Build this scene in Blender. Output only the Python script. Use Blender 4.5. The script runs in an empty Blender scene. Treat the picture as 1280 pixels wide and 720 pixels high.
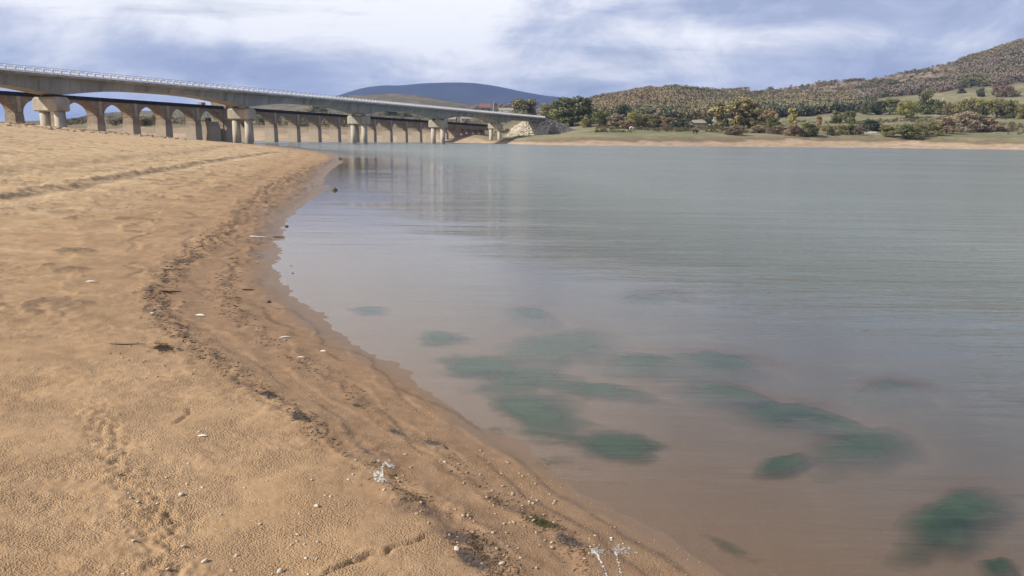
import bpy, bmesh, math, random
import numpy as np
from mathutils import Vector, Matrix

SC = bpy.context.scene
COL = SC.collection
R = math.radians
rng = np.random.default_rng(7)
random.seed(7)

# ------------------------------------------------------------------ camera
EYE = 2.0                     # eye height above the water (water is z = 0)
FPX = 985.0                   # focal length in pixels of a 1280 px wide frame
PITCH = math.atan(186 / FPX)
ROLL = 0.012
C_ = np.array([0.0, 0.0, EYE])
r0 = np.array([1.0, 0, 0]); F_ = np.array([0, math.cos(PITCH), -math.sin(PITCH)]); u0 = np.array([0, math.sin(PITCH), math.cos(PITCH)])
RT = math.cos(ROLL) * r0 + math.sin(ROLL) * u0
UP = -math.sin(ROLL) * r0 + math.cos(ROLL) * u0
cam_d = bpy.data.cameras.new('camera'); cam = bpy.data.objects.new('camera', cam_d); COL.objects.link(cam)
cam_d.sensor_width = 36; cam_d.lens = 36 * FPX / 1280; cam_d.clip_start = 0.05; cam_d.clip_end = 40000
cam.matrix_world = Matrix(((RT[0], UP[0], -F_[0], 0), (RT[1], UP[1], -F_[1], 0), (RT[2], UP[2], -F_[2], EYE), (0, 0, 0, 1)))
SC.camera = cam


def ray(px, py):
    d = F_ * FPX + RT * (px - 640) - UP * (py - 360)
    return d / d[1]


def at(px, py, Y):
    return C_ + ray(px, py) * Y


def ground(px, py, z=0.0):
    d = ray(px, py)
    return C_ + d * ((z - EYE) / d[2])


# ------------------------------------------------------------------ light
SUN_AZ_VEC = np.array([-0.93, -0.28]); SUN_AZ_VEC /= np.linalg.norm(SUN_AZ_VEC)
SUN_EL = R(36)
w = bpy.data.worlds.new('World'); SC.world = w; w.use_nodes = True
nt = w.node_tree; nt.nodes.clear()


def N(nt, t, **kw):
    n = nt.nodes.new(t)
    for k, v in kw.items():
        if k in ('op', 'operation'): n.operation = v
        elif hasattr(n, k): setattr(n, k, v)
    return n


def mth(nt, op, a, b=None, c=None, clamp=False):
    n = nt.nodes.new('ShaderNodeMath'); n.operation = op; n.use_clamp = clamp
    for i, v in enumerate((a, b, c)):
        if v is None: continue
        if isinstance(v, (int, float)): n.inputs[i].default_value = v
        else: nt.links.new(v, n.inputs[i])
    return n.outputs[0]


def mixc(nt, fac, a, b, blend='MIX'):
    n = nt.nodes.new('ShaderNodeMix'); n.data_type = 'RGBA'; n.blend_type = blend
    for sock, v in ((n.inputs[0], fac), (n.inputs[6], a), (n.inputs[7], b)):
        if isinstance(v, (int, float)): sock.default_value = v
        elif isinstance(v, tuple): sock.default_value = (*v, 1)
        else: nt.links.new(v, sock)
    return n.outputs[2]


def ramp(nt, fac, stops):
    n = nt.nodes.new('ShaderNodeValToRGB')
    el = n.color_ramp.elements
    while len(el) < len(stops): el.new(0.5)
    for e, (p, c) in zip(el, stops):
        e.position = p; e.color = (c, c, c, 1) if isinstance(c, (int, float)) else (*c, 1)
    nt.links.new(fac, n.inputs[0])
    return n.outputs[0]


def noise(nt, vec, scale, detail=4, rough=0.55, dist=0.0):
    n = nt.nodes.new('ShaderNodeTexNoise')
    n.inputs['Scale'].default_value = scale; n.inputs['Detail'].default_value = detail
    n.inputs['Roughness'].default_value = rough; n.inputs['Distortion'].default_value = dist
    if vec is not None: nt.links.new(vec, n.inputs['Vector'])
    return n.outputs['Fac']


def mapping(nt, vec, scale=(1, 1, 1), loc=(0, 0, 0), rot=(0, 0, 0)):
    n = nt.nodes.new('ShaderNodeMapping')
    n.inputs['Scale'].default_value = scale; n.inputs['Location'].default_value = loc; n.inputs['Rotation'].default_value = rot
    nt.links.new(vec, n.inputs['Vector'])
    return n.outputs[0]


SKY_STR = 0.085
sky = nt.nodes.new('ShaderNodeTexSky'); sky.sky_type = 'NISHITA'; sky.sun_disc = False
sky.sun_elevation = SUN_EL; sky.sun_rotation = math.atan2(SUN_AZ_VEC[0], SUN_AZ_VEC[1])
sky.air_density = 1.0; sky.dust_density = 1.5
tc = nt.nodes.new('ShaderNodeTexCoord')
sx = nt.nodes.new('ShaderNodeSeparateXYZ'); nt.links.new(tc.outputs['Generated'], sx.inputs[0])
dz = mth(nt, 'ADD', mth(nt, 'MAXIMUM', sx.outputs[2], 0.0), 0.13)
cx = nt.nodes.new('ShaderNodeCombineXYZ')
nt.links.new(mth(nt, 'DIVIDE', sx.outputs[0], dz), cx.inputs[0]); nt.links.new(mth(nt, 'DIVIDE', sx.outputs[1], dz), cx.inputs[1])
cv = mapping(nt, cx.outputs[0], (0.55, 0.95, 1), (3.1, 1.7, 0), (0, 0, R(-8)))
n1 = noise(nt, cv, 1.1, 9, 0.56, 0.6)
n2 = noise(nt, mapping(nt, cx.outputs[0], (0.22, 0.5, 1), (7.7, 4.2, 0)), 1.0, 3, 0.5, 0.2)
n3 = noise(nt, mapping(nt, tc.outputs['Generated'], (6.5, 6.5, 13.0), (2.2, 9.1, 0.4)), 1.0, 10, 0.62, 0.45)


def mass(x0, z0, wx, wz, k):
    '''a broad bright (k > 0) or dark (k < 0) bank of cloud around one direction of the sky'''
    a = mth(nt, 'POWER', mth(nt, 'DIVIDE', mth(nt, 'SUBTRACT', sx.outputs[0], x0), wx), 2.0)
    b_ = mth(nt, 'POWER', mth(nt, 'DIVIDE', mth(nt, 'SUBTRACT', sx.outputs[2], z0), wz), 2.0)
    return mth(nt, 'MULTIPLY', mth(nt, 'POWER', 2.718, mth(nt, 'MULTIPLY', mth(nt, 'ADD', a, b_), -1.0)), k)


left = mth(nt, 'MULTIPLY', sx.outputs[0], -0.16)
for args in ((-0.45, 0.16, 0.30, 0.035, 0.28), (-0.14, 0.29, 0.38, 0.14, 0.28), (-0.10, 0.115, 0.16, 0.022, 0.08), (-0.33, 0.075, 0.20, 0.026, -0.17), (0.11, 0.082, 0.14, 0.016, 0.16),
             (0.30, 0.118, 0.09, 0.014, 0.14), (0.16, 0.15, 0.22, 0.018, -0.10), (0.42, 0.16, 0.25, 0.03, -0.08)):
    left = mth(nt, 'ADD', left, mass(*args))
dens = mth(nt, 'ADD', mth(nt, 'ADD', mth(nt, 'ADD', mth(nt, 'MULTIPLY', n1, 0.45), mth(nt, 'MULTIPLY', n2, 0.25)), mth(nt, 'MULTIPLY', n3, 0.90)), mth(nt, 'SUBTRACT', left, 0.095))
shade = ramp(nt, dens, [(0.56, (0.375, 0.425, 0.58)), (0.66, (0.475, 0.525, 0.675)), (0.75, (0.63, 0.665, 0.77)), (0.82, (0.80, 0.815, 0.88)), (0.93, (0.99, 0.99, 1.01))])
high = ramp(nt, sx.outputs[2], [(0.42, 1.0), (0.68, 0.28)])
shade = mixc(nt, 1.0, shade, high, 'MULTIPLY')
cover = ramp(nt, n1, [(0.30, 0.55), (0.45, 1.0)])
skyc = mixc(nt, 1.0, sky.outputs[0], (SKY_STR,) * 3, 'MULTIPLY')
bg = nt.nodes.new('ShaderNodeBackground')
nt.links.new(mixc(nt, cover, skyc, shade), bg.inputs[0]); bg.inputs[1].default_value = 1.0
wo = nt.nodes.new('ShaderNodeOutputWorld'); nt.links.new(bg.outputs[0], wo.inputs[0])

sd = bpy.data.lights.new('sun', 'SUN'); sun = bpy.data.objects.new('sun', sd); COL.objects.link(sun)
sd.energy = 5.0; sd.angle = R(0.6); sd.color = (1.0, 0.93, 0.82)
sv = Vector((SUN_AZ_VEC[0] * math.cos(SUN_EL), SUN_AZ_VEC[1] * math.cos(SUN_EL), math.sin(SUN_EL)))
sun.rotation_euler = sv.to_track_quat('Z', 'Y').to_euler(); sun.location = (0, 0, 300)
SC.view_settings.view_transform = 'Standard'; SC.view_settings.look = 'None'
SC.view_settings.exposure = 0.2; SC.view_settings.gamma = 1.0; SC.view_settings.use_curve_mapping = False
SC.render.engine = 'CYCLES'
SC.cycles.max_bounces = 6; SC.cycles.transparent_max_bounces = 12; SC.cycles.volume_bounces = 0
SC.cycles.use_denoising = True


# ------------------------------------------------------------------ helpers
def hash2(ix, iy, seed):
    h = (ix.astype(np.int64) * 374761393 + iy.astype(np.int64) * 668265263 + seed * 1442695041) & 0x7fffffff
    h = ((h ^ (h >> 13)) * 1274126177) & 0x7fffffff
    h = (h ^ (h >> 16)) & 0x7fffffff
    return h / 0x7fffffff


def perlin(x, y, seed=0):
    x = np.asarray(x, float); y = np.asarray(y, float)
    xi = np.floor(x); yi = np.floor(y); xf = x - xi; yf = y - yi
    u = xf * xf * xf * (xf * (xf * 6 - 15) + 10); v = yf * yf * yf * (yf * (yf * 6 - 15) + 10)
    def g(dx, dy):
        a = hash2(xi + dx, yi + dy, seed) * 2 * np.pi
        return np.cos(a) * (xf - dx) + np.sin(a) * (yf - dy)
    a = g(0, 0) * (1 - u) + g(1, 0) * u
    b = g(0, 1) * (1 - u) + g(1, 1) * u
    return (a * (1 - v) + b * v) * 1.5


def fbm(x, y, oct=4, seed=0, gain=0.5):
    s = 0; a = 1.0
    for k in range(oct):
        s = s + a * perlin(x * 2 ** k + 13.1 * k, y * 2 ** k - 7.7 * k, seed + k); a *= gain
    return s


def sstep(a, b, x):
    t = np.clip((x - a) / (b - a), 0, 1)
    return t * t * (3 - 2 * t)


def mesh_np(name, verts, faces, attrs=None, smooth=True):
    """faces: (n,4) or (n,3) int array; attrs: {name: per-vertex float array or (n,3) colour}"""
    me = bpy.data.meshes.new(name)
    verts = np.asarray(verts, np.float32); faces = np.asarray(faces, np.int32)
    k = faces.shape[1]
    me.vertices.add(len(verts)); me.vertices.foreach_set('co', verts.ravel())
    me.loops.add(faces.size); me.loops.foreach_set('vertex_index', faces.ravel())
    me.polygons.add(len(faces)); me.polygons.foreach_set('loop_start', np.arange(0, faces.size, k, dtype=np.int32))
    try: me.polygons.foreach_set('loop_total', np.full(len(faces), k, np.int32))
    except Exception: pass
    me.polygons.foreach_set('use_smooth', np.full(len(faces), smooth))
    for an, av in (attrs or {}).items():
        av = np.asarray(av, np.float32)
        if av.ndim == 1:
            a = me.attributes.new(an, 'FLOAT', 'POINT'); a.data.foreach_set('value', av)
        else:
            a = me.attributes.new(an, 'FLOAT_COLOR', 'POINT')
            a.data.foreach_set('color', np.c_[av, np.ones(len(av))].astype(np.float32).ravel())
    me.update(); me.validate()
    return me


def grid_faces(nr, nc):
    i = np.arange(nr - 1)[:, None] * nc + np.arange(nc - 1)[None, :]
    i = i.ravel()
    return np.c_[i, i + 1, i + nc + 1, i + nc]


def link(name, me, mat=None, parent=None):
    o = bpy.data.objects.new(name, me); COL.objects.link(o)
    if mat is not None and me is not None and len(me.materials) == 0: me.materials.append(mat)
    if parent is not None: o.parent = parent
    return o


def tag(o, label=None, cat=None, group=None, kind=None):
    if label: o['label'] = label
    if cat: o['category'] = cat
    if group: o['group'] = group
    if kind: o['kind'] = kind
    return o


def empty(name, loc=(0, 0, 0), rz=0.0, scale=(1, 1, 1)):
    o = bpy.data.objects.new(name, None); COL.objects.link(o)
    o.location = loc; o.rotation_euler = (0, 0, rz); o.scale = scale; o.empty_display_size = 0.2
    return o


class MB:
    def __init__(s): s.v = []; s.f = []
    def box(s, c, size, rz=0.0, taper=1.0):
        x, y, z = size; b = len(s.v); ca, sa = math.cos(rz), math.sin(rz)
        for dzz, k in ((-0.5, 1.0), (0.5, taper)):
            for dx, dy in ((-.5, -.5), (.5, -.5), (.5, .5), (-.5, .5)):
                px, py = dx * x * k, dy * y * k
                s.v.append((c[0] + px * ca - py * sa, c[1] + px * sa + py * ca, c[2] + dzz * z))
        s.f += [tuple(b + i for i in q) for q in ((0, 3, 2, 1), (4, 5, 6, 7), (0, 1, 5, 4), (1, 2, 6, 5), (2, 3, 7, 6), (3, 0, 4, 7))]
        return s
    def tube(s, pts, rad, n=8, cap=True):
        pts = [Vector(p) for p in pts]; b = len(s.v)
        rad = rad if isinstance(rad, (list, tuple)) else [rad] * len(pts)
        for i, p in enumerate(pts):
            t = (pts[min(i + 1, len(pts) - 1)] - pts[max(i - 1, 0)]).normalized()
            a = Vector((1, 0, 0)) if abs(t.z) > 0.9 else Vector((0, 0, 1))
            q = t.cross(a).normalized(); r = t.cross(q)
            for k in range(n):
                an = 2 * math.pi * k / n
                s.v.append(tuple(p + (q * math.cos(an) + r * math.sin(an)) * rad[i]))
        for i in range(len(pts) - 1):
            for k in range(n):
                k2 = (k + 1) % n
                s.f.append((b + i * n + k, b + i * n + k2, b + (i + 1) * n + k2, b + (i + 1) * n + k))
        if cap:
            s.f.append(tuple(b + k for k in range(n))[::-1]); s.f.append(tuple(b + (len(pts) - 1) * n + k for k in range(n)))
        return s
    def sweep(s, sections):
        """list of rings (same count) -> closed skin with end caps"""
        b = len(s.v); n = len(sections[0])
        for ring in sections: s.v += [tuple(p) for p in ring]
        for i in range(len(sections) - 1):
            for k in range(n):
                k2 = (k + 1) % n
                s.f.append((b + i * n + k, b + i * n + k2, b + (i + 1) * n + k2, b + (i + 1) * n + k))
        s.f.append(tuple(b + k for k in range(n))[::-1]); s.f.append(tuple(b + (len(sections) - 1) * n + k for k in range(n)))
        return s
    def build(s, name, mat, parent=None, smooth=False, bevel=0.0):
        me = bpy.data.meshes.new(name); me.from_pydata(s.v, [], s.f); me.update()
        bm = bmesh.new(); bm.from_mesh(me)
        bmesh.ops.recalc_face_normals(bm, faces=bm.faces)
        if bevel: bmesh.ops.bevel(bm, geom=[e for e in bm.edges], offset=bevel, segments=1, affect='EDGES')
        bm.to_mesh(me); bm.free()
        if smooth:
            for p in me.polygons: p.use_smooth = True
        return link(name, me, mat, parent)


# ------------------------------------------------------------------ materials
def new_mat(name):
    m = bpy.data.materials.new(name); m.use_nodes = True
    nt = m.node_tree; b = nt.nodes['Principled BSDF']
    b.inputs['Roughness'].default_value = 0.9
    b.inputs['Specular IOR Level'].default_value = 0.25
    return m, nt, b


def geo_pos(nt):
    return nt.nodes.new('ShaderNodeNewGeometry').outputs['Position']


def obj_co(nt):
    return nt.nodes.new('ShaderNodeTexCoord').outputs['Object']


def attr(nt, name, out='Fac'):
    n = nt.nodes.new('ShaderNodeAttribute'); n.attribute_name = name
    return n.outputs[out]


def bump(nt, b, h, strength, dist, normal=None):
    n = nt.nodes.new('ShaderNodeBump'); n.inputs['Distance'].default_value = dist
    if isinstance(strength, (int, float)): n.inputs['Strength'].default_value = strength
    else: nt.links.new(strength, n.inputs['Strength'])
    nt.links.new(h, n.inputs['Height'])
    if normal is not None: nt.links.new(normal, n.inputs['Normal'])
    if b is not None: nt.links.new(n.outputs[0], b.inputs['Normal'])
    return n.outputs[0]


def mottled(name, c1, c2, scale=1.0, detail=5, rough=0.9, bmp=0.0, bdist=0.02, lo=0.35, hi=0.65, vec='object', stretch=(1, 1, 1), c3=None, s3=0.1):
    m, nt, b = new_mat(name); b.inputs['Roughness'].default_value = rough
    v = obj_co(nt) if vec == 'object' else geo_pos(nt)
    v = mapping(nt, v, stretch)
    f = ramp(nt, noise(nt, v, scale, detail, 0.6), [(lo, 0.0), (hi, 1.0)])
    c = mixc(nt, f, c1, c2)
    if c3: c = mixc(nt, ramp(nt, noise(nt, v, s3, 4, 0.6), [(0.5, 0.0), (0.68, 1.0)]), c, c3)
    nt.links.new(c, b.inputs['Base Color'])
    if bmp: bump(nt, b, noise(nt, v, scale * 3, 5, 0.65), bmp, bdist)
    return m


M = {}
M['concrete'] = mottled('viaduct_concrete', (0.37, 0.37, 0.345), (0.29, 0.29, 0.27), 0.35, 6, 0.85, 0.25, 0.03, stretch=(1, 1, 0.22), c3=(0.20, 0.195, 0.175), s3=0.45)
nt = M['concrete'].node_tree; b = nt.nodes['Principled BSDF']; src = b.inputs['Base Color'].links[0].from_socket
sp = nt.nodes.new('ShaderNodeSeparateXYZ'); nt.links.new(obj_co(nt), sp.inputs[0])
run = mth(nt, 'DIVIDE', mth(nt, 'ADD', mth(nt, 'MULTIPLY', sp.outputs[0], 0.387), mth(nt, 'MULTIPLY', sp.outputs[1], 0.922)), 4.8)
wn = nt.nodes.new('ShaderNodeTexWhiteNoise'); wn.noise_dimensions = '1D'; nt.links.new(mth(nt, 'FLOOR', run), wn.inputs['W'])
joint = ramp(nt, mth(nt, 'FRACT', run), [(0.0, 0.62), (0.035, 1.0)])
tone = mth(nt, 'MULTIPLY', mth(nt, 'ADD', 0.88, mth(nt, 'MULTIPLY', wn.outputs['Value'], 0.2)), joint)
nt.links.new(mixc(nt, 1.0, src, tone, 'MULTIPLY'), b.inputs['Base Color'])
M['pale_concrete'] = mottled('pier_concrete', (0.50, 0.45, 0.37), (0.36, 0.32, 0.26), 0.5, 6, 0.85, 0.3, 0.04, stretch=(1, 1, 0.4), c3=(0.26, 0.23, 0.18), s3=0.3)
M['rail_white'] = mottled('white_railing_paint', (0.88, 0.88, 0.88), (0.78, 0.78, 0.78), 0.8, 3, 0.5)
M['steel_dark'] = mottled('handrail_steel', (0.22, 0.23, 0.25), (0.16, 0.17, 0.19), 0.8, 3, 0.5)
M['bearing'] = mottled('bearing_rubber', (0.03, 0.03, 0.03), (0.06, 0.06, 0.055), 2)
M['asphalt'] = mottled('deck_asphalt', (0.05, 0.05, 0.05), (0.07, 0.07, 0.068), 1.5)
M['black_parapet'] = mottled('tarred_parapet', (0.012, 0.012, 0.013), (0.035, 0.033, 0.032), 0.6)


def masonry(name, c1, c2, mortar, sc=1.0):
    m, nt, b = new_mat(name)
    v = obj_co(nt)
    # courses run on height and on the run of the wall: blend both horizontal axes
    sp = nt.nodes.new('ShaderNodeSeparateXYZ'); nt.links.new(v, sp.inputs[0])
    cb = nt.nodes.new('ShaderNodeCombineXYZ')
    nt.links.new(mth(nt, 'ADD', sp.outputs[0], sp.outputs[1]), cb.inputs[0]); nt.links.new(sp.outputs[2], cb.inputs[1])
    br = nt.nodes.new('ShaderNodeTexBrick'); nt.links.new(cb.outputs[0], br.inputs['Vector'])
    br.inputs['Scale'].default_value = sc; br.inputs['Mortar Size'].default_value = 0.02
    br.inputs['Color1'].default_value = (*c1, 1); br.inputs['Color2'].default_value = (*c2, 1); br.inputs['Mortar'].default_value = (*mortar, 1)
    br.inputs['Brick Width'].default_value = 0.9; br.inputs['Row Height'].default_value = 0.45
    n = noise(nt, v, 0.6, 6, 0.65)
    c = mixc(nt, ramp(nt, n, [(0.4, 0.0), (0.7, 0.75)]), br.outputs['Color'], tuple(x * 0.5 for x in c1))
    # pale bleached band where the water used to stand
    band = ramp(nt, mth(nt, 'ADD', mth(nt, 'MULTIPLY', sp.outputs[2], 0.1), mth(nt, 'MULTIPLY', n, 0.15)), [(0.50, 1.0), (0.62, 0.0)])
    c = mixc(nt, mth(nt, 'MULTIPLY', band, 0.55), c, (0.44, 0.37, 0.285))
    nt.links.new(c, b.inputs['Base Color'])
    bump(nt, b, mth(nt, 'ADD', br.outputs['Fac'], n), 0.4, 0.05)
    return m


M['old_stone'] = masonry('old_bridge_stone', (0.33, 0.262, 0.195), (0.24, 0.19, 0.14), (0.13, 0.105, 0.08))
M['house_wall'] = mottled('rendered_house_wall', (0.62, 0.58, 0.50), (0.5, 0.46, 0.39), 0.6)
M['white_wall'] = mottled('whitewashed_wall', (0.8, 0.79, 0.76), (0.7, 0.69, 0.66), 0.6)
M['stone_wall'] = mottled('village_stone', (0.30, 0.26, 0.21), (0.2, 0.175, 0.14), 0.8)
M['roof_red'] = mottled('clay_roof_tiles', (0.30, 0.15, 0.105), (0.23, 0.125, 0.09), 1.2)
M['roof_grey'] = mottled('weathered_roof', (0.36, 0.32, 0.27), (0.27, 0.24, 0.2), 1.0)
M['window_dark'] = mottled('dark_window_glass', (0.02, 0.022, 0.025), (0.035, 0.037, 0.04), 2, rough=0.2)
M['bark'] = mottled('tree_bark', (0.09, 0.07, 0.055), (0.05, 0.04, 0.032), 6)
M['rock_white'] = mottled('pale_limestone', (0.62, 0.56, 0.46), (0.42, 0.37, 0.30), 0.9, bmp=0.4, bdist=0.1)
M['rock_grey'] = mottled('grey_quarry_stone', (0.24, 0.23, 0.22), (0.14, 0.135, 0.13), 0.9, bmp=0.4, bdist=0.1)
M['rock_tan'] = mottled('sandstone_rubble', (0.44, 0.33, 0.23), (0.30, 0.22, 0.15), 1.5, bmp=0.3, bdist=0.05)
M['pebble'] = mottled('beach_pebble', (0.52, 0.40, 0.27), (0.34, 0.25, 0.16), 30, rough=0.75)
M['pebble_pale'] = mottled('pale_pebble', (0.66, 0.57, 0.45), (0.50, 0.41, 0.31), 30, rough=0.7)
M['pebble_dark'] = mottled('dark_pebble', (0.10, 0.075, 0.055), (0.16, 0.12, 0.085), 30, rough=0.7)
M['shell'] = mottled('bleached_shell', (0.82, 0.80, 0.75), (0.66, 0.63, 0.57), 40, rough=0.45)
M['twig'] = mottled('dead_twigs', (0.055, 0.036, 0.025), (0.10, 0.07, 0.05), 20)
M['weed_dark'] = mottled('dark_dried_weed', (0.085, 0.065, 0.058), (0.14, 0.11, 0.10), 30)
M['weed_green'] = mottled('green_water_weed', (0.055, 0.056, 0.024), (0.10, 0.09, 0.045), 30)
M['cow_white'] = mottled('white_cow_hide', (0.75, 0.72, 0.66), (0.6, 0.57, 0.52), 1.5)
M['cow_black'] = mottled('black_cow_hide', (0.02, 0.018, 0.016), (0.04, 0.035, 0.03), 1.5)


def leaf_mat(name, c1, c2):
    m, nt, b = new_mat(name); b.inputs['Roughness'].default_value = 0.75
    c = mixc(nt, attr(nt, 'tint'), c1, c2)
    nt.links.new(c, b.inputs['Base Color'])
    return m


LEAF = {
    'green': leaf_mat('green_leaves', (0.083, 0.100, 0.038), (0.211, 0.211, 0.087)),
    'dark': leaf_mat('dark_green_leaves', (0.046, 0.059, 0.036), (0.109, 0.122, 0.067)),
    'olive': leaf_mat('olive_leaves', (0.141, 0.128, 0.056), (0.307, 0.269, 0.115)),
    'yellowgreen': leaf_mat('yellow_green_leaves', (0.166, 0.173, 0.058), (0.371, 0.333, 0.115)),
    'gold': leaf_mat('golden_leaves', (0.17, 0.142, 0.062), (0.37, 0.31, 0.14)),
    'yellow': leaf_mat('yellow_leaves', (0.22, 0.195, 0.07), (0.44, 0.385, 0.15)),
    'orange': leaf_mat('orange_leaves', (0.24, 0.175, 0.095), (0.42, 0.31, 0.18)),
    'brown': leaf_mat('russet_leaves', (0.141, 0.102, 0.070), (0.320, 0.243, 0.160)),
    'greybrown': leaf_mat('greyish_twigs_and_leaves', (0.230, 0.186, 0.134), (0.461, 0.371, 0.262)),
}

# ------------------------------------------------------------------ near beach and lake bed
SHORE_PX = [(1000, 775), (945, 738), (880, 700), (785, 645), (728, 612), (668, 576), (620, 544), (576, 513), (505, 468), (438, 426), (392, 395), (355, 368), (340, 345), (343, 320),
            (350, 290), (358, 268), (376, 253), (398, 243), (402, 226), (409, 213), (421, 203), (424, 197), (408, 191), (372, 186.3), (330, 181.5), (308, 179.2)]
shore = [ground(px, py)[:2] for px, py in SHORE_PX]
shore = [np.array(p) for p in ((6.5, -60), (3.6, -12), (2.55, -3), (2.05, 0.2))] + shore
shore += [np.array(p) for p in ((-92, 236), (-140, 285), (-330, 360), (-700, 420))]
# smooth the polyline
SH = np.array(shore)
for _ in range(2):
    Q = [SH[0]]
    for a, b in zip(SH[:-1], SH[1:]): Q += [0.75 * a + 0.25 * b, 0.25 * a + 0.75 * b]
    Q.append(SH[-1]); SH = np.array(Q)


def shore_dist(x, y):
    """signed distance to the waterline: positive on the sand, negative in the water"""
    x = np.asarray(x, float).ravel(); y = np.asarray(y, float).ravel()
    best = np.full(len(x), 1e18); sg = np.zeros(len(x))
    for a, b in zip(SH[:-1], SH[1:]):
        e = b - a; L2 = e @ e
        t = np.clip(((x - a[0]) * e[0] + (y - a[1]) * e[1]) / L2, 0, 1)
        dx = x - a[0] - t * e[0]; dy = y - a[1] - t * e[1]
        d2 = dx * dx + dy * dy
        cr = e[0] * (y - a[1]) - e[1] * (x - a[0])
        m = d2 < best - 1e-12
        best = np.where(m, d2, best); sg = np.where(m, np.sign(cr), sg)
    return np.sqrt(best) * np.where(sg == 0, 1, sg)


def poly_dist(x, y, P):
    best = np.full(np.shape(x), 1e18); tt = np.zeros(np.shape(x)); sg = np.zeros(np.shape(x)); acc = 0.0
    tot = sum(np.linalg.norm(b - a) for a, b in zip(P[:-1], P[1:]))
    for a, b in zip(P[:-1], P[1:]):
        e = b - a; L = np.linalg.norm(e)
        t = np.clip(((x - a[0]) * e[0] + (y - a[1]) * e[1]) / (L * L), 0, 1)
        d2 = (x - a[0] - t * e[0]) ** 2 + (y - a[1] - t * e[1]) ** 2
        cr = e[0] * (y - a[1]) - e[1] * (x - a[0])
        m = d2 < best
        best = np.where(m, d2, best); tt = np.where(m, (acc + t * L) / tot, tt); sg = np.where(m, np.sign(cr), sg); acc += L
    return np.sqrt(best), tt, sg


def base_z(d, x, y):
    prof = np.interp(d, [-200, -40, -12, -4, -1.2, -0.25, 0, 0.5, 2, 6, 15, 60, 90, 200],
                     [-5, -3.2, -0.75, -0.20, -0.05, -0.009, 0, 0.028, 0.12, 0.42, 1.12, 4.7, 5.6, 6.5])
    return prof


def solve_beach(px, py):
    """world point of a pixel on the beach"""
    z = 0.0
    for _ in range(14):
        p = ground(px, py, z)
        z = 0.6 * z + 0.4 * float(base_z(shore_dist([p[0]], [p[1]]), p[0], p[1])[0])
    return p


def line_px(pts): return np.array([solve_beach(*p)[:2] for p in pts])


STRAND = line_px([(418, 201), (385, 213), (335, 240), (275, 295), (222, 332), (192, 365), (203, 395), (240, 432), (300, 470), (352, 508), (400, 540), (455, 574),
                  (515, 622), (560, 655), (600, 690), (655, 740)])
STRAND2 = line_px([(395, 232), (345, 262), (300, 320), (282, 365), (295, 395), (350, 440), (430, 485), (520, 545), (600, 610), (680, 660), (740, 715), (780, 760)])
SCARP = line_px([(-60, 252), (0, 245), (100, 228), (190, 213), (260, 201), (345, 190)])
TRACK = line_px([(-40, 213), (40, 205), (150, 195), (240, 187), (322, 180.5)])
TRACK2 = line_px([(258, 178), (300, 183), (352, 190.5)])
CREASE = line_px([(395, 720), (450, 700), (505, 682), (548, 672)])
CREASE2 = line_px([(205, 530), (225, 525), (236, 514), (238, 508)])
RUT = line_px([(95, 478), (150, 560), (185, 640), (215, 720), (230, 780)])


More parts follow.
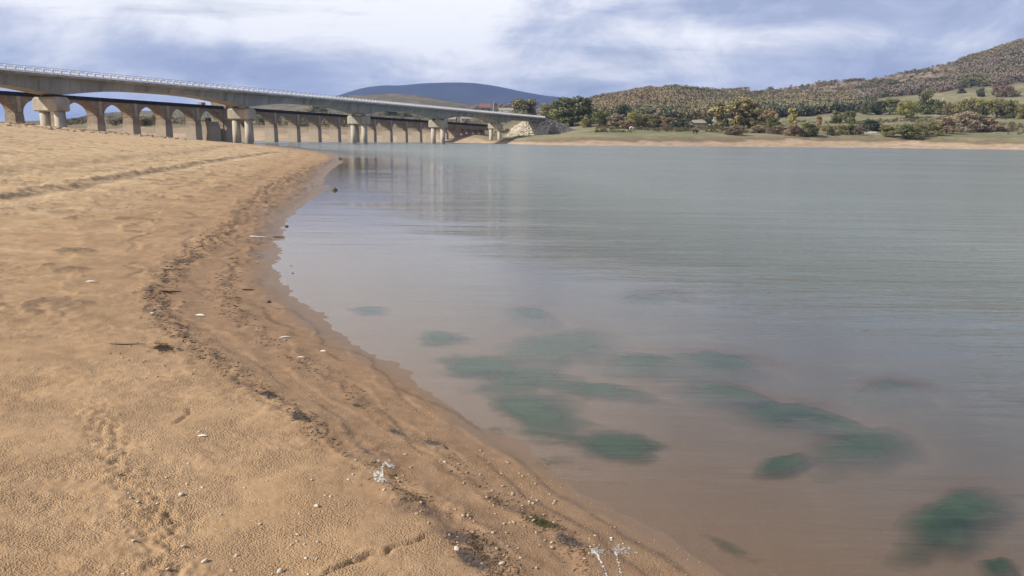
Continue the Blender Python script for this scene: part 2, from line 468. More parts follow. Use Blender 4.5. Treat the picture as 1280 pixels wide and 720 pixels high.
def beach_relief(x, y, d):
    """everything the sand does on top of its slope; d is the distance to the water"""
    dry = sstep(-0.05, 0.5, d); r = np.hypot(x, y)
    z = 0.025 * fbm(x * 0.22, y * 0.22, 3, 3) * sstep(0.5, 5, d)
    z += 0.012 * fbm(x * 1.6, y * 1.6, 3, 11) * dry
    rough = 0.35 + 0.65 * sstep(0.9, 1.7, d + 0.5 * fbm(x * .5, y * .5, 3, 41))
    patch = sstep(-0.35, 0.35, fbm(x * 0.7, y * 0.7, 3, 5))
    gr = np.where(r < 12, 1, 0)
    z += 0.0050 * fbm(x * 11, y * 14, 2, 21) * dry * rough * (0.4 + 0.9 * patch)
    z += gr * 0.0030 * fbm(x * 34, y * 38, 2, 31, 0.6) * dry * rough * (0.5 + 0.7 * patch)
    z += np.exp(-(d / 0.9) ** 2) * (0.0032 * fbm(x * 1.1, y * 1.1, 3, 131) + 0.0014 * fbm(x * 6, y * 6, 2, 132)) * np.clip(r / 5, 0.8, 2.5)
    # little broken scarps that catch the light
    t = fbm(x * 0.30 + 0.25 * fbm(x * 1.3, y * 1.3, 2, 8), y * 0.75, 3, 17) * 3.0
    fr = t - np.floor(t)
    step = np.floor(t) + sstep(0.90, 1.0, fr)
    mask = sstep(0.05, 0.5, fbm(x * 0.16, y * 0.16, 3, 61)) * sstep(1.2, 4, d)
    z += mask * 0.042 * (step - t) * (0.5 + 0.9 * sstep(-.2, .5, fbm(x * 1.1, y * 1.1, 3, 62)))
    # far shore of the spit: streaky broken crust
    t2 = fbm(x * 0.10, y * 0.22, 4, 23) * 4
    fr2 = t2 - np.floor(t2)
    z += sstep(9, 25, r) * sstep(1.5, 6, d) * 0.05 * (sstep(0.85, 1, fr2) - fr2)
    z += sstep(5, 10, r) * sstep(1.2, 3.0, d) * 0.028 * sstep(0.30, 0.55, fbm(x * 1.5, y * 0.9, 4, 511)) * sstep(-0.15, 0.3, fbm(x * 0.12 + 5, y * 0.2, 3, 512))
    # wrack ridge and lines parallel to the water
    for P, wd, hh, sd in ((STRAND, 0.16, 0.014, 71), (STRAND2, 0.11, 0.008, 72)):
        dd, tt, sg = poly_dist(x, y, P)
        dd = np.abs(dd * sg + 0.10 * fbm(x * 1.7, y * 1.7, 3, sd))
        sc = np.clip(r / 7, 1, 5)
        z += hh * sc * np.exp(-(dd / (wd * sc)) ** 2) * (1 + 1.2 * fbm(x * 6, y * 6, 3, sd + 5))
    for off, hh in ((0.16, 0.006), (0.36, 0.006), (0.62, 0.007), (1.0, 0.006)):
        o = d - off * np.clip(r / 4.5, 0.8, 6) + 0.10 * np.clip(r / 4.5, .8, 6) * fbm(x * 0.9, y * 0.9, 4, 81 + int(off * 100))
        wv = 0.03 * np.clip(r / 5, 0.7, 5)
        z += hh * np.clip(r / 5, .8, 4) * np.where(o < 0, np.exp(-(o / (wv * 3)) ** 2), np.exp(-(o / (wv * 0.5)) ** 2)) * sstep(0.02, 0.12, d) * sstep(-.5, .2, fbm(x * .8, y * .8, 2, 91))
    # scarp with clods, tracks, ruts and drying creases
    dd, tt, sg = poly_dist(x, y, SCARP); s = dd * sg + 0.18 * fbm(x * .5, y * .5, 3, 101)
    z += 0.08 * np.exp(-((s - 0.25) / 0.32) ** 2) * (0.6 + 0.8 * fbm(x * 4, y * 4, 3, 102)) - 0.05 * np.exp(-((s + 0.4) / 0.3) ** 2)
    for P, hh in ((TRACK, 0.015), (TRACK2, 0.07)):
        dd, tt, sg = poly_dist(x, y, P); s = dd * sg + 0.5 * fbm(x * .3, y * .3, 3, 104)
        z += hh * np.exp(-(s / 0.5) ** 2) * (0.5 + 1.2 * fbm(x * 3, y * 3, 3, 105)) - 0.06 * np.exp(-((s + 0.9) / 0.5) ** 2)
    for P, wd, dp in ((CREASE, 0.010, 0.018), (CREASE2, 0.009, 0.013)):
        dd, tt, sg = poly_dist(x, y, P); s = dd * sg + 0.03 * fbm(x * 8, y * 8, 3, 110)
        z += -dp * np.exp(-(s / wd) ** 2) * sstep(0, .1, tt) * sstep(1, .9, tt) + 0.5 * dp * np.exp(-((s - 0.03) / 0.03) ** 2) * sstep(0, .1, tt) * sstep(1, .9, tt)
    dd, tt, sg = poly_dist(x, y, RUT); s = np.abs(dd * sg + 0.08 * fbm(x * 2, y * 2, 3, 112))
    z += 0.011 * np.exp(-(s / 0.13) ** 2) * (fbm(x * 17, y * 17, 3, 113) * 1.5 - 0.4) * sstep(0, .3, tt)
    # stony crest of the bank by the bridge
    crest = sstep(20, 40, d) * sstep(95, 140, y)
    z += crest * (0.35 * fbm(x * 0.45, y * 0.3, 4, 120) + 0.15 * np.abs(fbm(x * 1.5, y * 0.8, 2, 121)))
    return z


def beach_z(x, y, d=None):
    if d is None: d = shore_dist(x, y)
    x = np.asarray(x, float).ravel(); y = np.asarray(y, float).ravel()
    back = sstep(180, 330, y) * 2.5
    return base_z(d, x, y) + beach_relief(x, y, d) - back * (d > 0) * np.clip(d / 30, 0, 1)


# polar grid, finer near the eye (only the sampling is radial: the relief is laid out in metres)
rs = [0.7]
while rs[-1] < 420:
    r_ = rs[-1]
    rs.append(r_ + (0.0036 * r_ if r_ < 7 else min(r_ * r_ / 1950, 0.012 * r_)) * (1.6 if r_ < 2.2 else 1))
rs = np.array(rs)
az = np.concatenate([np.arange(-115, -38, 1.0), np.arange(-38, 20, 0.135), np.arange(20, 36, 0.2), np.arange(36, 95, 1.2)]) * math.pi / 180
RR, AA = np.meshgrid(rs, az, indexing='ij')
gx = (RR * np.sin(AA)).ravel(); gy = (RR * np.cos(AA)).ravel()
gd = shore_dist(gx, gy)
gz = base_z(gd, gx, gy)
seen = (gd > -1.3) & (np.abs(AA.ravel()) < 0.72) & (gy > 0)
gz[seen] = beach_z(gx[seen], gy[seen], gd[seen])
sc_ = np.clip(np.hypot(gx, gy) / 6, 1, 5)
ds, _, sgs = poly_dist(gx, gy, STRAND)
in_strand = -ds * sgs                                   # >0 towards the land side
nb = fbm(gx * 0.8, gy * 0.8, 4, 201)
wet = 1 - sstep(-0.25, 0.55, in_strand / sc_ + 0.22 * nb)
soaked = 1 - sstep(0.02, 0.30, gd / sc_ + 0.09 * nb)
wr = np.exp(-(np.abs(in_strand + 0.12 * sc_ * fbm(gx * 1.7, gy * 1.7, 3, 71)) / (0.055 * sc_)) ** 2) * sstep(-0.25, 0.55, fbm(gx * 2.2, gy * 2.2, 4, 205))
d2_, _, s2_ = poly_dist(gx, gy, STRAND2)
wr2 = np.exp(-(np.abs(d2_ * s2_ + 0.10 * sc_ * fbm(gx * 1.7, gy * 1.7, 3, 72)) / (0.045 * sc_)) ** 2) * sstep(0.05, 0.6, fbm(gx * 1.6, gy * 1.6, 4, 206))
wrack = np.clip(np.maximum(wr, 0.8 * wr2), 0, 1)
lines = np.zeros_like(gx)
for off in (0.12, 0.3, 0.55, 0.85):
    o = gd - off * sc_ * 1.1 + 0.10 * sc_ * fbm(gx * 0.9, gy * 0.9, 4, 81 + int(off * 100))
    lines = np.maximum(lines, np.exp(-(o / (0.020 * sc_)) ** 2) * sstep(-.4, .2, fbm(gx * 1.1, gy * 1.1, 3, 210 + int(off * 100))))
def thin(P, w_, sd, off_=0.0):
    a_, _, g_s = poly_dist(gx, gy, P); s_ = a_ * g_s + 0.18 * fbm(gx * .5, gy * .5, 3, sd) + off_
    return np.exp(-(s_ / w_) ** 2) * sstep(-.5, .3, fbm(gx * 2.5, gy * 2.5, 3, sd + 1))
scarp_shade_tracks = np.maximum(1.0 * thin(SCARP, 0.32, 101, 0.05), 0.40 * np.maximum(thin(TRACK, 1.0, 104, 0.5), thin(TRACK2, 1.3, 104, 0.5)))  # scarp shade put into the sand colour, along with the tyre tracks
tq = fbm(gx * 0.35, gy * 1.1, 4, 501) * 3.2; fq = np.abs(tq - np.round(tq))
crust = np.exp(-(fq / 0.08) ** 2) * sstep(0.0, 0.4, fbm(gx * 0.22 + 3, gy * 0.34, 4, 502)) * sstep(1.5, 4.0, gd) * 0.8  # dark streaks painting the shade of small scarps into the sand
stain_shade = np.clip(np.maximum(np.maximum(wrack + 0.85 * lines, scarp_shade_tracks), crust), 0, 1)
fl = sstep(0.34, 0.62, fbm(gx * 1.5, gy * 0.9, 4, 511)) * sstep(-0.15, 0.3, fbm(gx * 0.12 + 5, gy * 0.2, 3, 512)) * sstep(1.2, 3.0, gd) * sstep(5, 10, np.hypot(gx, gy))
stain_shade = np.clip(np.maximum(stain_shade, 0.75 * fl), 0, 1)
stain_shade[~seen] = 0
damp = 1 - sstep(2.6, 7.0, gd + 0.8 * nb)
m, nt, b = new_mat('beach_sand')
p = geo_pos(nt)
na = noise(nt, p, 0.55, 6, 0.6); nbk = noise(nt, p, 9, 5, 0.65); nc = noise(nt, p, 90, 4, 0.7)
dry = mixc(nt, ramp(nt, na, [(0.35, 0.0), (0.68, 1.0)]), (0.55, 0.395, 0.228), (0.655, 0.49, 0.305))
dry = mixc(nt, attr(nt, 'damp'), dry, mixc(nt, ramp(nt, na, [(0.35, 0.0), (0.68, 1.0)]), (0.435, 0.282, 0.155), (0.515, 0.348, 0.205)))
dry = mixc(nt, mth(nt, 'MULTIPLY', ramp(nt, nbk, [(0.35, 1.0), (0.6, 0.0)]), 0.35), dry, (0.32, 0.195, 0.105))
wetc = mixc(nt, ramp(nt, nbk, [(0.35, 0.0), (0.65, 1.0)]), (0.265, 0.165, 0.095), (0.33, 0.215, 0.13))
dry = mixc(nt, mth(nt, 'MULTIPLY', ramp(nt, noise(nt, p, 1.25, 6, 0.68), [(0.47, 0.0), (0.62, 1.0)]), 0.55), dry, (0.345, 0.225, 0.13))
c = mixc(nt, attr(nt, 'wet'), dry, wetc)
c = mixc(nt, attr(nt, 'soaked'), c, (0.215, 0.145, 0.096))
c = mixc(nt, mth(nt, 'MULTIPLY', attr(nt, 'stain_shade'), ramp(nt, noise(nt, p, 22, 5, 0.75), [(0.38, 0.40), (0.6, 1.0)])), c, (0.11, 0.078, 0.058))
c = mixc(nt, ramp(nt, nc, [(0.30, 0.45), (0.42, 0.0)]), c, (0.17, 0.10, 0.055))
c = mixc(nt, ramp(nt, nc, [(0.62, 0.0), (0.74, 0.4)]), c, (0.62, 0.46, 0.30))
nt.links.new(c, b.inputs['Base Color'])
nt.links.new(mth(nt, 'SUBTRACT', 0.95, mth(nt, 'MULTIPLY', attr(nt, 'soaked'), 0.45)), b.inputs['Roughness'])
def cells(sc_):
    v = nt.nodes.new('ShaderNodeTexVoronoi'); v.inputs['Scale'].default_value = sc_; v.inputs['Randomness'].default_value = 1.0
    nt.links.new(p, v.inputs['Vector']); return v.outputs['Distance']
hgt = mth(nt, 'ADD', mth(nt, 'MULTIPLY', cells(85), -0.9), mth(nt, 'MULTIPLY', cells(180), -0.45))
hgt = mth(nt, 'ADD', mth(nt, 'MULTIPLY', hgt, ramp(nt, noise(nt, p, 3.5, 4, 0.6), [(0.38, 0.08), (0.62, 1.15)])), mth(nt, 'MULTIPLY', noise(nt, p, 160, 3, 0.7), 0.35))
bump(nt, b, hgt, mth(nt, 'SUBTRACT', mth(nt, 'SUBTRACT', 1.0, mth(nt, 'MULTIPLY', attr(nt, 'wet'), 0.45)), mth(nt, 'MULTIPLY', attr(nt, 'soaked'), 0.42)), 0.010)
M['sand'] = m
me = mesh_np('beach', np.c_[gx, gy, gz], grid_faces(len(rs), len(az)), {'wet': wet, 'soaked': soaked, 'stain_shade': stain_shade, 'damp': damp})
tag(link('beach', me, M['sand']), kind='structure')
GZ = gz.reshape(len(rs), len(az)); GD = gd.reshape(len(rs), len(az))


def grid_look(A, x, y):
    x = np.atleast_1d(np.asarray(x, float)); y = np.atleast_1d(np.asarray(y, float))
    u = np.clip(np.interp(np.hypot(x, y), rs, np.arange(len(rs))), 0, len(rs) - 1.001); v = np.clip(np.interp(np.arctan2(x, y), az, np.arange(len(az))), 0, len(az) - 1.001)
    i = u.astype(int); j = v.astype(int); f = u - i; g = v - j
    return (A[i, j] * (1 - f) + A[i + 1, j] * f) * (1 - g) + (A[i, j + 1] * (1 - f) + A[i + 1, j + 1] * f) * g


def grid_z(x, y, d=None): return grid_look(GZ, x, y)


def solve_grid(px, py):
    z = 0.0
    for _ in range(12):
        p = ground(px, py, z); z = 0.6 * z + 0.4 * float(grid_look(GZ, p[0], p[1])[0])
    return p



# ------------------------------------------------------------------ water
KX = np.array([-900, -200, 0, 90, 120, 250, 340, 400, 450, 500, 540, 590, 620, 670, 740, 790, 840, 880, 900, 960, 1040, 1100, 1180, 1280, 1480, 2200], float)


def row(d): 
    k = sorted(d); return np.interp(KX, k, [d[i] for i in k])


ROW_Y = [
    row({-200: 345, 250: 340, 340: 345, 450: 385, 540: 400, 590: 372, 620: 345, 670: 290, 740: 285, 840: 305, 900: 325, 960: 340, 1040: 360, 1100: 370, 1180: 365, 1280: 352, 1480: 340, 2200: 300}),
    row({-200: 420, 250: 420, 340: 430, 450: 460, 540: 460, 590: 430, 620: 395, 670: 330, 740: 322, 840: 342, 900: 362, 960: 376, 1040: 395, 1100: 402, 1180: 398, 1280: 385, 1480: 375, 2200: 340}),
    row({-200: 560, 340: 560, 540: 570, 620: 520, 670: 460, 740: 440, 840: 460, 900: 475, 960: 485, 1040: 510, 1100: 520, 1180: 520, 1280: 510, 1480: 500, 2200: 480}),
    row({-200: 800, 340: 800, 540: 800, 620: 760, 670: 640, 740: 570, 840: 590, 900: 600, 960: 610, 1040: 650, 1100: 680, 1180: 680, 1280: 660, 1480: 650, 2200: 640}),
    row({-200: 1200, 340: 1200, 540: 1200, 620: 1100, 670: 900, 740: 760, 840: 790, 900: 820, 960: 840, 1040: 860, 1100: 880, 1180: 880, 1280: 860, 1480: 850, 2200: 850}),
    row({-200: 2300, 340: 2300, 450: 2200, 540: 2100, 620: 1900, 670: 1500, 740: 1080, 790: 1080, 840: 1100, 900: 1180, 960: 1220, 1040: 1260, 1100: 1280, 1180: 1300, 1280: 1300, 1480: 1300, 2200: 1300}),
]
ROW_P = [
    None,
    row({-200: 160, 0: 160, 250: 160, 340: 160.5, 450: 162, 540: 164, 590: 168, 620: 173, 670: 173.5, 740: 171, 900: 171, 1040: 171, 1100: 171.5, 1180: 173, 1280: 174.5, 1480: 177, 2200: 186}),
    row({-200: 158, 0: 158, 120: 154, 250: 155, 340: 155, 450: 157, 540: 160, 620: 169, 670: 168, 740: 162, 840: 159.5, 900: 159, 960: 157, 1040: 154.5, 1100: 153, 1180: 151.5, 1280: 154, 1480: 152, 2200: 155}),
    row({-200: 156, 0: 156, 120: 149, 250: 149, 340: 149, 450: 150, 540: 151, 620: 151, 670: 151, 740: 152, 840: 150, 900: 148.5, 960: 147, 1040: 143.5, 1100: 140.5, 1180: 137, 1280: 138, 1480: 134, 2200: 130}),
    row({-200: 154, 0: 154, 90: 151, 120: 145, 250: 144, 340: 143, 450: 141, 540: 142, 590: 144, 620: 145, 670: 145, 740: 142, 840: 138, 900: 137, 960: 134, 1040: 131, 1100: 123, 1180: 114, 1280: 105, 1480: 92, 2200: 60}),
    row({-200: 153, 0: 153, 60: 152.5, 90: 150, 110: 143, 140: 139.5, 250: 135, 330: 130, 400: 124, 450: 118.5, 500: 117.5, 540: 122, 590: 131, 620: 136, 670: 137, 740: 128, 790: 118, 840: 112, 880: 116, 900: 117, 960: 112, 1040: 103, 1100: 97, 1180: 78, 1280: 49, 1480: -5, 2200: -120}),
]


def far_rows(px):
    """column of (Y, z) knots of the far land at horizontal pixel direction px"""
    Y = [np.interp(px, KX, r_) for r_ in ROW_Y]
    z = [-1.2 + 0 * px]
    for k in range(1, 6):
        py = np.interp(px, KX, ROW_P[k])
        z.append(np.array([at(a, b_, c_)[2] for a, b_, c_ in zip(np.atleast_1d(px), np.atleast_1d(py), np.atleast_1d(Y[k]))]))
    return np.array([np.atleast_1d(v) * np.ones(len(np.atleast_1d(px))) for v in Y]), np.array(z)


_pxs = np.arange(-900, 2201, 5.0)
_FY, _FZ = far_rows(_pxs)
_pad_y = np.array([_FY[5] * 1.35, _FY[5] * 2.0, np.full(len(_pxs), 14000.0)]); _pad_z = np.array([_FZ[5] * 0.7, _FZ[5] * 0.15, np.full(len(_pxs), 8.0)])
# soften the columns sideways
FY = np.vstack([_FY, np.maximum(_pad_y, _FY[5] * 1.2)]); FZ = np.vstack([_FZ, _pad_z])
ker = np.ones(5) / 5
for A in (FY, FZ):
    for k in range(A.shape[0]): A[k, 2:-2] = np.convolve(A[k], ker, 'valid')
FX = np.array([ray(px, 174)[0] for px in _pxs])         # X / Y of each column


def far_z(x, y):
    x = np.atleast_1d(np.asarray(x, float)); y = np.atleast_1d(np.asarray(y, float))
    q = np.interp(x / y, FX, np.arange(len(FX)))
    i = np.clip(np.floor(q).astype(int), 0, len(FX) - 2); f = q - i
    Yk = FY[:, i] * (1 - f) + FY[:, i + 1] * f; Zk = FZ[:, i] * (1 - f) + FZ[:, i + 1] * f
    k = np.clip((Yk <= y[None]).sum(0) - 1, 0, len(Yk) - 2); n_ = np.arange(len(x))
    g = np.clip((y - Yk[k, n_]) / np.maximum(Yk[k + 1, n_] - Yk[k, n_], 1e-6), 0, 1)
    out = Zk[k, n_] * (1 - g) + Zk[k + 1, n_] * g; tt = k + g
    und = 1.0 * fbm(x / 35, y / 35, 3, 301) * sstep(0.6, 1.6, tt) + 2.2 * fbm(x / 110, y / 110, 3, 302) * sstep(2.6, 4, tt)
    return out + und, tt


def far_at(px, py):
    """world point where a pixel direction meets the far land"""
    xr = ray(px, py)
    Ys = np.geomspace(290, 2400, 420)
    P = C_[None] + xr[None] * Ys[:, None]
    z, tt = far_z(P[:, 0], P[:, 1])
    hit = np.where((P[:, 2] <= z) & (tt > 0))[0]
    k = hit[0] if len(hit) else len(Ys) - 1
    return np.array([P[k, 0], P[k, 1], z[k]])


ALGAE = [
    (555, 424, 28, 8, 0, 'small dark green algae patch alone, nearest the sandy bank'),
    (664, 393, 32, 9, 8, 'small faint algae patch farthest out above the main green cluster'),
    (602, 461, 48, 14, 0, 'flat green algae patch on the left of the main cluster'),
    (705, 432, 66, 22, -6, 'broad bluish green algae patch at the top of the main cluster'),
    (742, 488, 62, 9, 4, 'long thin algae streak crossing below the broad bluish green patch'),
    (656, 520, 76, 30, 8, 'largest rich green algae patch, close to the wet sand'),
    (766, 560, 62, 17, 2, 'oval green algae patch right of the largest one near the sand'),
    (1115, 484, 40, 10, 4, 'small isolated blackish algae patch far out on the right'),
    (1088, 556, 66, 24, -4, 'wide dull green algae patch below the isolated blackish one'),
    (985, 516, 70, 16, 5, 'faint teal algae band left of the wide dull green patch'),
    (895, 452, 60, 15, 5, 'faint blue green algae haze out beyond the oval patch'),
    (1196, 650, 72, 33, -28, 'slanting dark green algae patch near the bottom right corner'),
    (978, 582, 34, 12, -20, 'small pale green algae patch below the faint teal band'),
    (1246, 712, 26, 14, 0, 'little algae patch cut by the bottom edge below the slanting one'),
    (655, 474, 60, 13, -4, 'dull green algae bridge joining the left and the top of the main cluster'),
    (805, 452, 56, 13, 4, 'bluish algae drift trailing right from the broad bluish green patch'),
    (905, 492, 66, 12, 8, 'thin bluish algae band between the oval patch and the faint teal band'),
    (1045, 530, 52, 13, 12, 'dim algae strip joining the faint teal band to the wide dull green patch'),
    (462, 389, 20, 5, 0, 'tiny grey algae wisp in the calm water by the bend'),
    (815, 372, 50, 9, 0, 'faint dark algae streak farthest out in open water'),
    (715, 588, 42, 12, 22, 'ragged olive weed fringe at the water edge below the largest patch'),
    (905, 690, 34, 8, 25, 'ragged olive weed fringe at the water edge near the bottom of the picture'),
]
PATCH = []
for i, (px, py, rx, ry, ang, lab) in enumerate(ALGAE):
    c0 = ground(px, py, -0.03)[:2]; ca, sa = math.cos(R(ang)), math.sin(R(ang))
    rx *= 1.35; ry *= 1.35
    E1 = (ground(px + rx * ca, py + rx * sa, -0.03)[:2] - ground(px - rx * ca, py - rx * sa, -0.03)[:2]) / 2
    E2 = (ground(px - ry * sa, py + ry * ca, -0.03)[:2] - ground(px + ry * sa, py - ry * ca, -0.03)[:2]) / 2
    PATCH.append((c0, E1, E2, i * 9.0, lab))


def wobble(th, sd): return 1 + 0.30 * fbm(np.cos(th) * 1.2 + sd, np.sin(th) * 1.2, 2, 710, 0.5)


def algae_cover(x, y):
    cov = np.zeros(len(x))
    for c0, E1, E2, sd, _ in PATCH:
        A = np.linalg.inv(np.c_[E1, E2]); u = A[0, 0] * (x - c0[0]) + A[0, 1] * (y - c0[1]); v = A[1, 0] * (x - c0[0]) + A[1, 1] * (y - c0[1])
        r_ = np.hypot(u, v); m_ = r_ < 1.8
        if not m_.any(): continue
        f = np.full(len(x), 9.0); f[m_] = r_[m_] / wobble(np.arctan2(v[m_], u[m_]), sd)
        cov = np.maximum(cov, sstep(1.22, 0.15, f + 0.30 * fbm(x * 2.2, y * 1.6, 3, 711)))
    return cov


# water sheet with its depth over the bed as a vertex value
wr_ = np.concatenate([np.geomspace(0.8, 60, 380), np.geomspace(62, 620, 60)])
wa = np.concatenate([np.arange(-100, -34, 2.0), np.arange(-34, 36, 0.2), np.arange(36, 100, 2.0)]) * math.pi / 180
RR, AA = np.meshgrid(wr_, wa, indexing='ij')
wx = (RR * np.sin(AA)).ravel(); wy = (RR * np.cos(AA)).ravel()
wd = shore_dist(wx, wy)
depth = np.clip(-base_z(wd, wx, wy), 0, 4)
dist_ = np.hypot(wx, wy)
off = -wd
alg = algae_cover(wx, wy)
depth = depth * (1 - 0.95 * alg)
calm = (1 - sstep(2.0, 9.0, off + 2.0 * fbm(wx * 0.12, wy * 0.3, 3, 401))) * (1 - sstep(74, 92, wy))
calm = np.maximum(calm, (1 - sstep(4, 12, off)) * sstep(20, 34, wy) * (1 - sstep(70, 88, wy)) * 0.9)
calm = np.maximum(calm, (1 - sstep(9, 14, dist_)) * 0.75)
f = grid_faces(len(wr_), len(wa))
keep = (wd[f] < 0.6 * np.clip(dist_[f] / 6, 1, 40)).any(axis=1)
me = mesh_np('water', np.c_[wx, wy, np.zeros(len(wx))], f[keep], {'depth': depth, 'calm': calm, 'off': off})
m, nt, b = new_mat('lake_water')
nt.nodes.remove(b)
out = nt.nodes['Material Output']
p = geo_pos(nt)
dep = attr(nt, 'depth'); cal = attr(nt, 'calm')
K_MURK = 6.5
opq = mth(nt, 'SUBTRACT', 1.0, mth(nt, 'POWER', 2.718, mth(nt, 'MULTIPLY', dep, -K_MURK)), clamp=True)
mn = noise(nt, mapping(nt, p, (0.10, 0.25, 1)), 1.0, 4, 0.55, 0.3)
murk = ramp(nt, mth(nt, 'ADD', dep, mth(nt, 'MULTIPLY', mth(nt, 'SUBTRACT', mn, 0.5), 0.2)), [(0.02, (0.208, 0.172, 0.135)), (0.13, (0.138, 0.134, 0.116)), (0.38, (0.165, 0.19, 0.180)), (0.85, (0.225, 0.262, 0.256))])
dif = nt.nodes.new('ShaderNodeBsdfDiffuse'); nt.links.new(murk, dif.inputs[0])
tr = nt.nodes.new('ShaderNodeBsdfTransparent'); tr.inputs[0].default_value = (0.93, 0.92, 0.88, 1)
body = nt.nodes.new('ShaderNodeMixShader'); nt.links.new(opq, body.inputs[0]); nt.links.new(tr.outputs[0], body.inputs[1]); nt.links.new(dif.outputs[0], body.inputs[2])
# wind ripples: crests lie roughly across the view of the shore
wv1 = noise(nt, mapping(nt, p, (0.45, 2.6, 1), rot=(0, 0, R(6))), 1.0, 5, 0.6, 0.4)
wv2 = noise(nt, mapping(nt, p, (1.6, 7.0, 1), rot=(0, 0, R(-5))), 1.0, 3, 0.6, 0.2)
gust = ramp(nt, noise(nt, mapping(nt, p, (0.035, 0.10, 1)), 1.0, 4, 0.6, 0.3), [(0.38, 0.55), (0.62, 1.0)])
amp = mth(nt, 'MULTIPLY', mth(nt, 'SUBTRACT', 1.0, mth(nt, 'MULTIPLY', cal, 0.93)), gust)
wv0 = noise(nt, mapping(nt, p, (0.10, 0.85, 1), rot=(0, 0, R(3))), 1.0, 3, 0.5, 0.3)
hgt = mth(nt, 'ADD', mth(nt, 'ADD', mth(nt, 'MULTIPLY', wv1, 1.0), mth(nt, 'MULTIPLY', wv0, 1.3)), mth(nt, 'MULTIPLY', wv2, 0.28))
nrm = bump(nt, None, hgt, mth(nt, 'MULTIPLY', amp, 0.9), 0.13)
gl = nt.nodes.new('ShaderNodeBsdfGlossy'); nt.links.new(nrm, gl.inputs['Normal'])
nt.links.new(mth(nt, 'ADD', 0.015, mth(nt, 'MULTIPLY', amp, 0.13)), gl.inputs['Roughness'])
geo = nt.nodes.new('ShaderNodeNewGeometry'); vm = nt.nodes.new('ShaderNodeVectorMath'); vm.operation = 'DOT_PRODUCT'
nt.links.new(nrm, vm.inputs[0]); nt.links.new(geo.outputs['Incoming'], vm.inputs[1])
# Schlick reflectance; rough water shows slopes that face the eye, so it mirrors less at a glance
cosv = mth(nt, 'ADD', mth(nt, 'ABSOLUTE', vm.outputs['Value']), mth(nt, 'MULTIPLY', amp, 0.10), clamp=True)
frn = mth(nt, 'ADD', 0.02, mth(nt, 'MULTIPLY', 0.98, mth(nt, 'POWER', mth(nt, 'SUBTRACT', 1.0, cosv), 5.0)))
mx = nt.nodes.new('ShaderNodeMixShader'); nt.links.new(frn, mx.inputs[0]); nt.links.new(body.outputs[0], mx.inputs[1]); nt.links.new(gl.outputs[0], mx.inputs[2])
nt.links.new(mx.outputs[0], out.inputs[0])
tag(link('water', me, m), kind='structure')

# ------------------------------------------------------------------ far land
fpx = np.concatenate([np.arange(-900, -60, 20), np.arange(-60, 1340, 4), np.arange(1340, 2201, 20)]).astype(float)
tts = np.concatenate([np.arange(0, 2, 0.07), np.arange(2, 6, 0.05), np.linspace(6, 8, 10)])
cx_ = np.array([ray(px, 174)[0] for px in fpx])
VY = np.array([[np.interp(t, np.arange(9), FY[:, j]) for j in range(0, FY.shape[1])] for t in tts])
VY = np.array([np.interp(fpx, _pxs, r_) for r_ in VY])
lx = (VY * cx_[None]).ravel(); ly = VY.ravel()
lz, ltt = far_z(lx, ly)
lpx = np.repeat(fpx[None], len(tts), 0).ravel()
n1_ = fbm(lx / 30, ly / 30, 4, 311); n2_ = fbm(lx / 9, ly / 9, 3, 312); n3_ = fbm(lx / 90, ly / 60, 3, 313)
sandc = np.array([0.48, 0.365, 0.255]); pink = np.array([0.41, 0.29, 0.205]); darksand = np.array([0.25, 0.175, 0.115])
grass = np.array([0.215, 0.205, 0.115]); grass2 = np.array([0.29, 0.255, 0.155]); grass3 = np.array([0.125, 0.14, 0.06])
heath = np.array([0.215, 0.165, 0.125]); soil = np.array([0.085, 0.07, 0.048]); pale = np.array([0.30, 0.25, 0.18])
def mixv(a, b_, t): return a + (b_ - a) * np.clip(t, 0, 1)[:, None]
tb = ltt + 0.16 * n1_ + 0.08 * n2_ + 0.10 * n3_
col = np.repeat(sandc[None], len(lx), 0)
col = mixv(col, pink, sstep(-0.1, 0.5, np.sin(tb * 26 + n1_ * 2) * 0.5 + n2_ * 0.4))
col = mixv(col, darksand, sstep(0.62, 0.72, tb) * sstep(1.02, 0.9, tb) * 0.6)
col = mixv(col, darksand, sstep(0.16, 0.02, tb) * 0.7)
lfx = sstep(660, 560, lpx)
g = mixv(mixv(np.repeat(grass[None], len(lx), 0), grass2, sstep(-0.3, 0.4, n1_ + 0.5 * n3_)), grass3, sstep(0.25, 0.6, n3_ + 0.4 * n2_) * 0.6)
g = mixv(g, np.array([0.20, 0.155, 0.09]), lfx * 0.75)
col = mixv(col, np.array([0.20, 0.15, 0.09]), sstep(0.58, 0.72, tb) * (1 - lfx) * 0.85)
col = mixv(col, g, sstep(0.80, 0.95, tb) * (1 - lfx) + lfx * sstep(0.95, 1.05, tb))
leftside = sstep(690, 600, lpx)
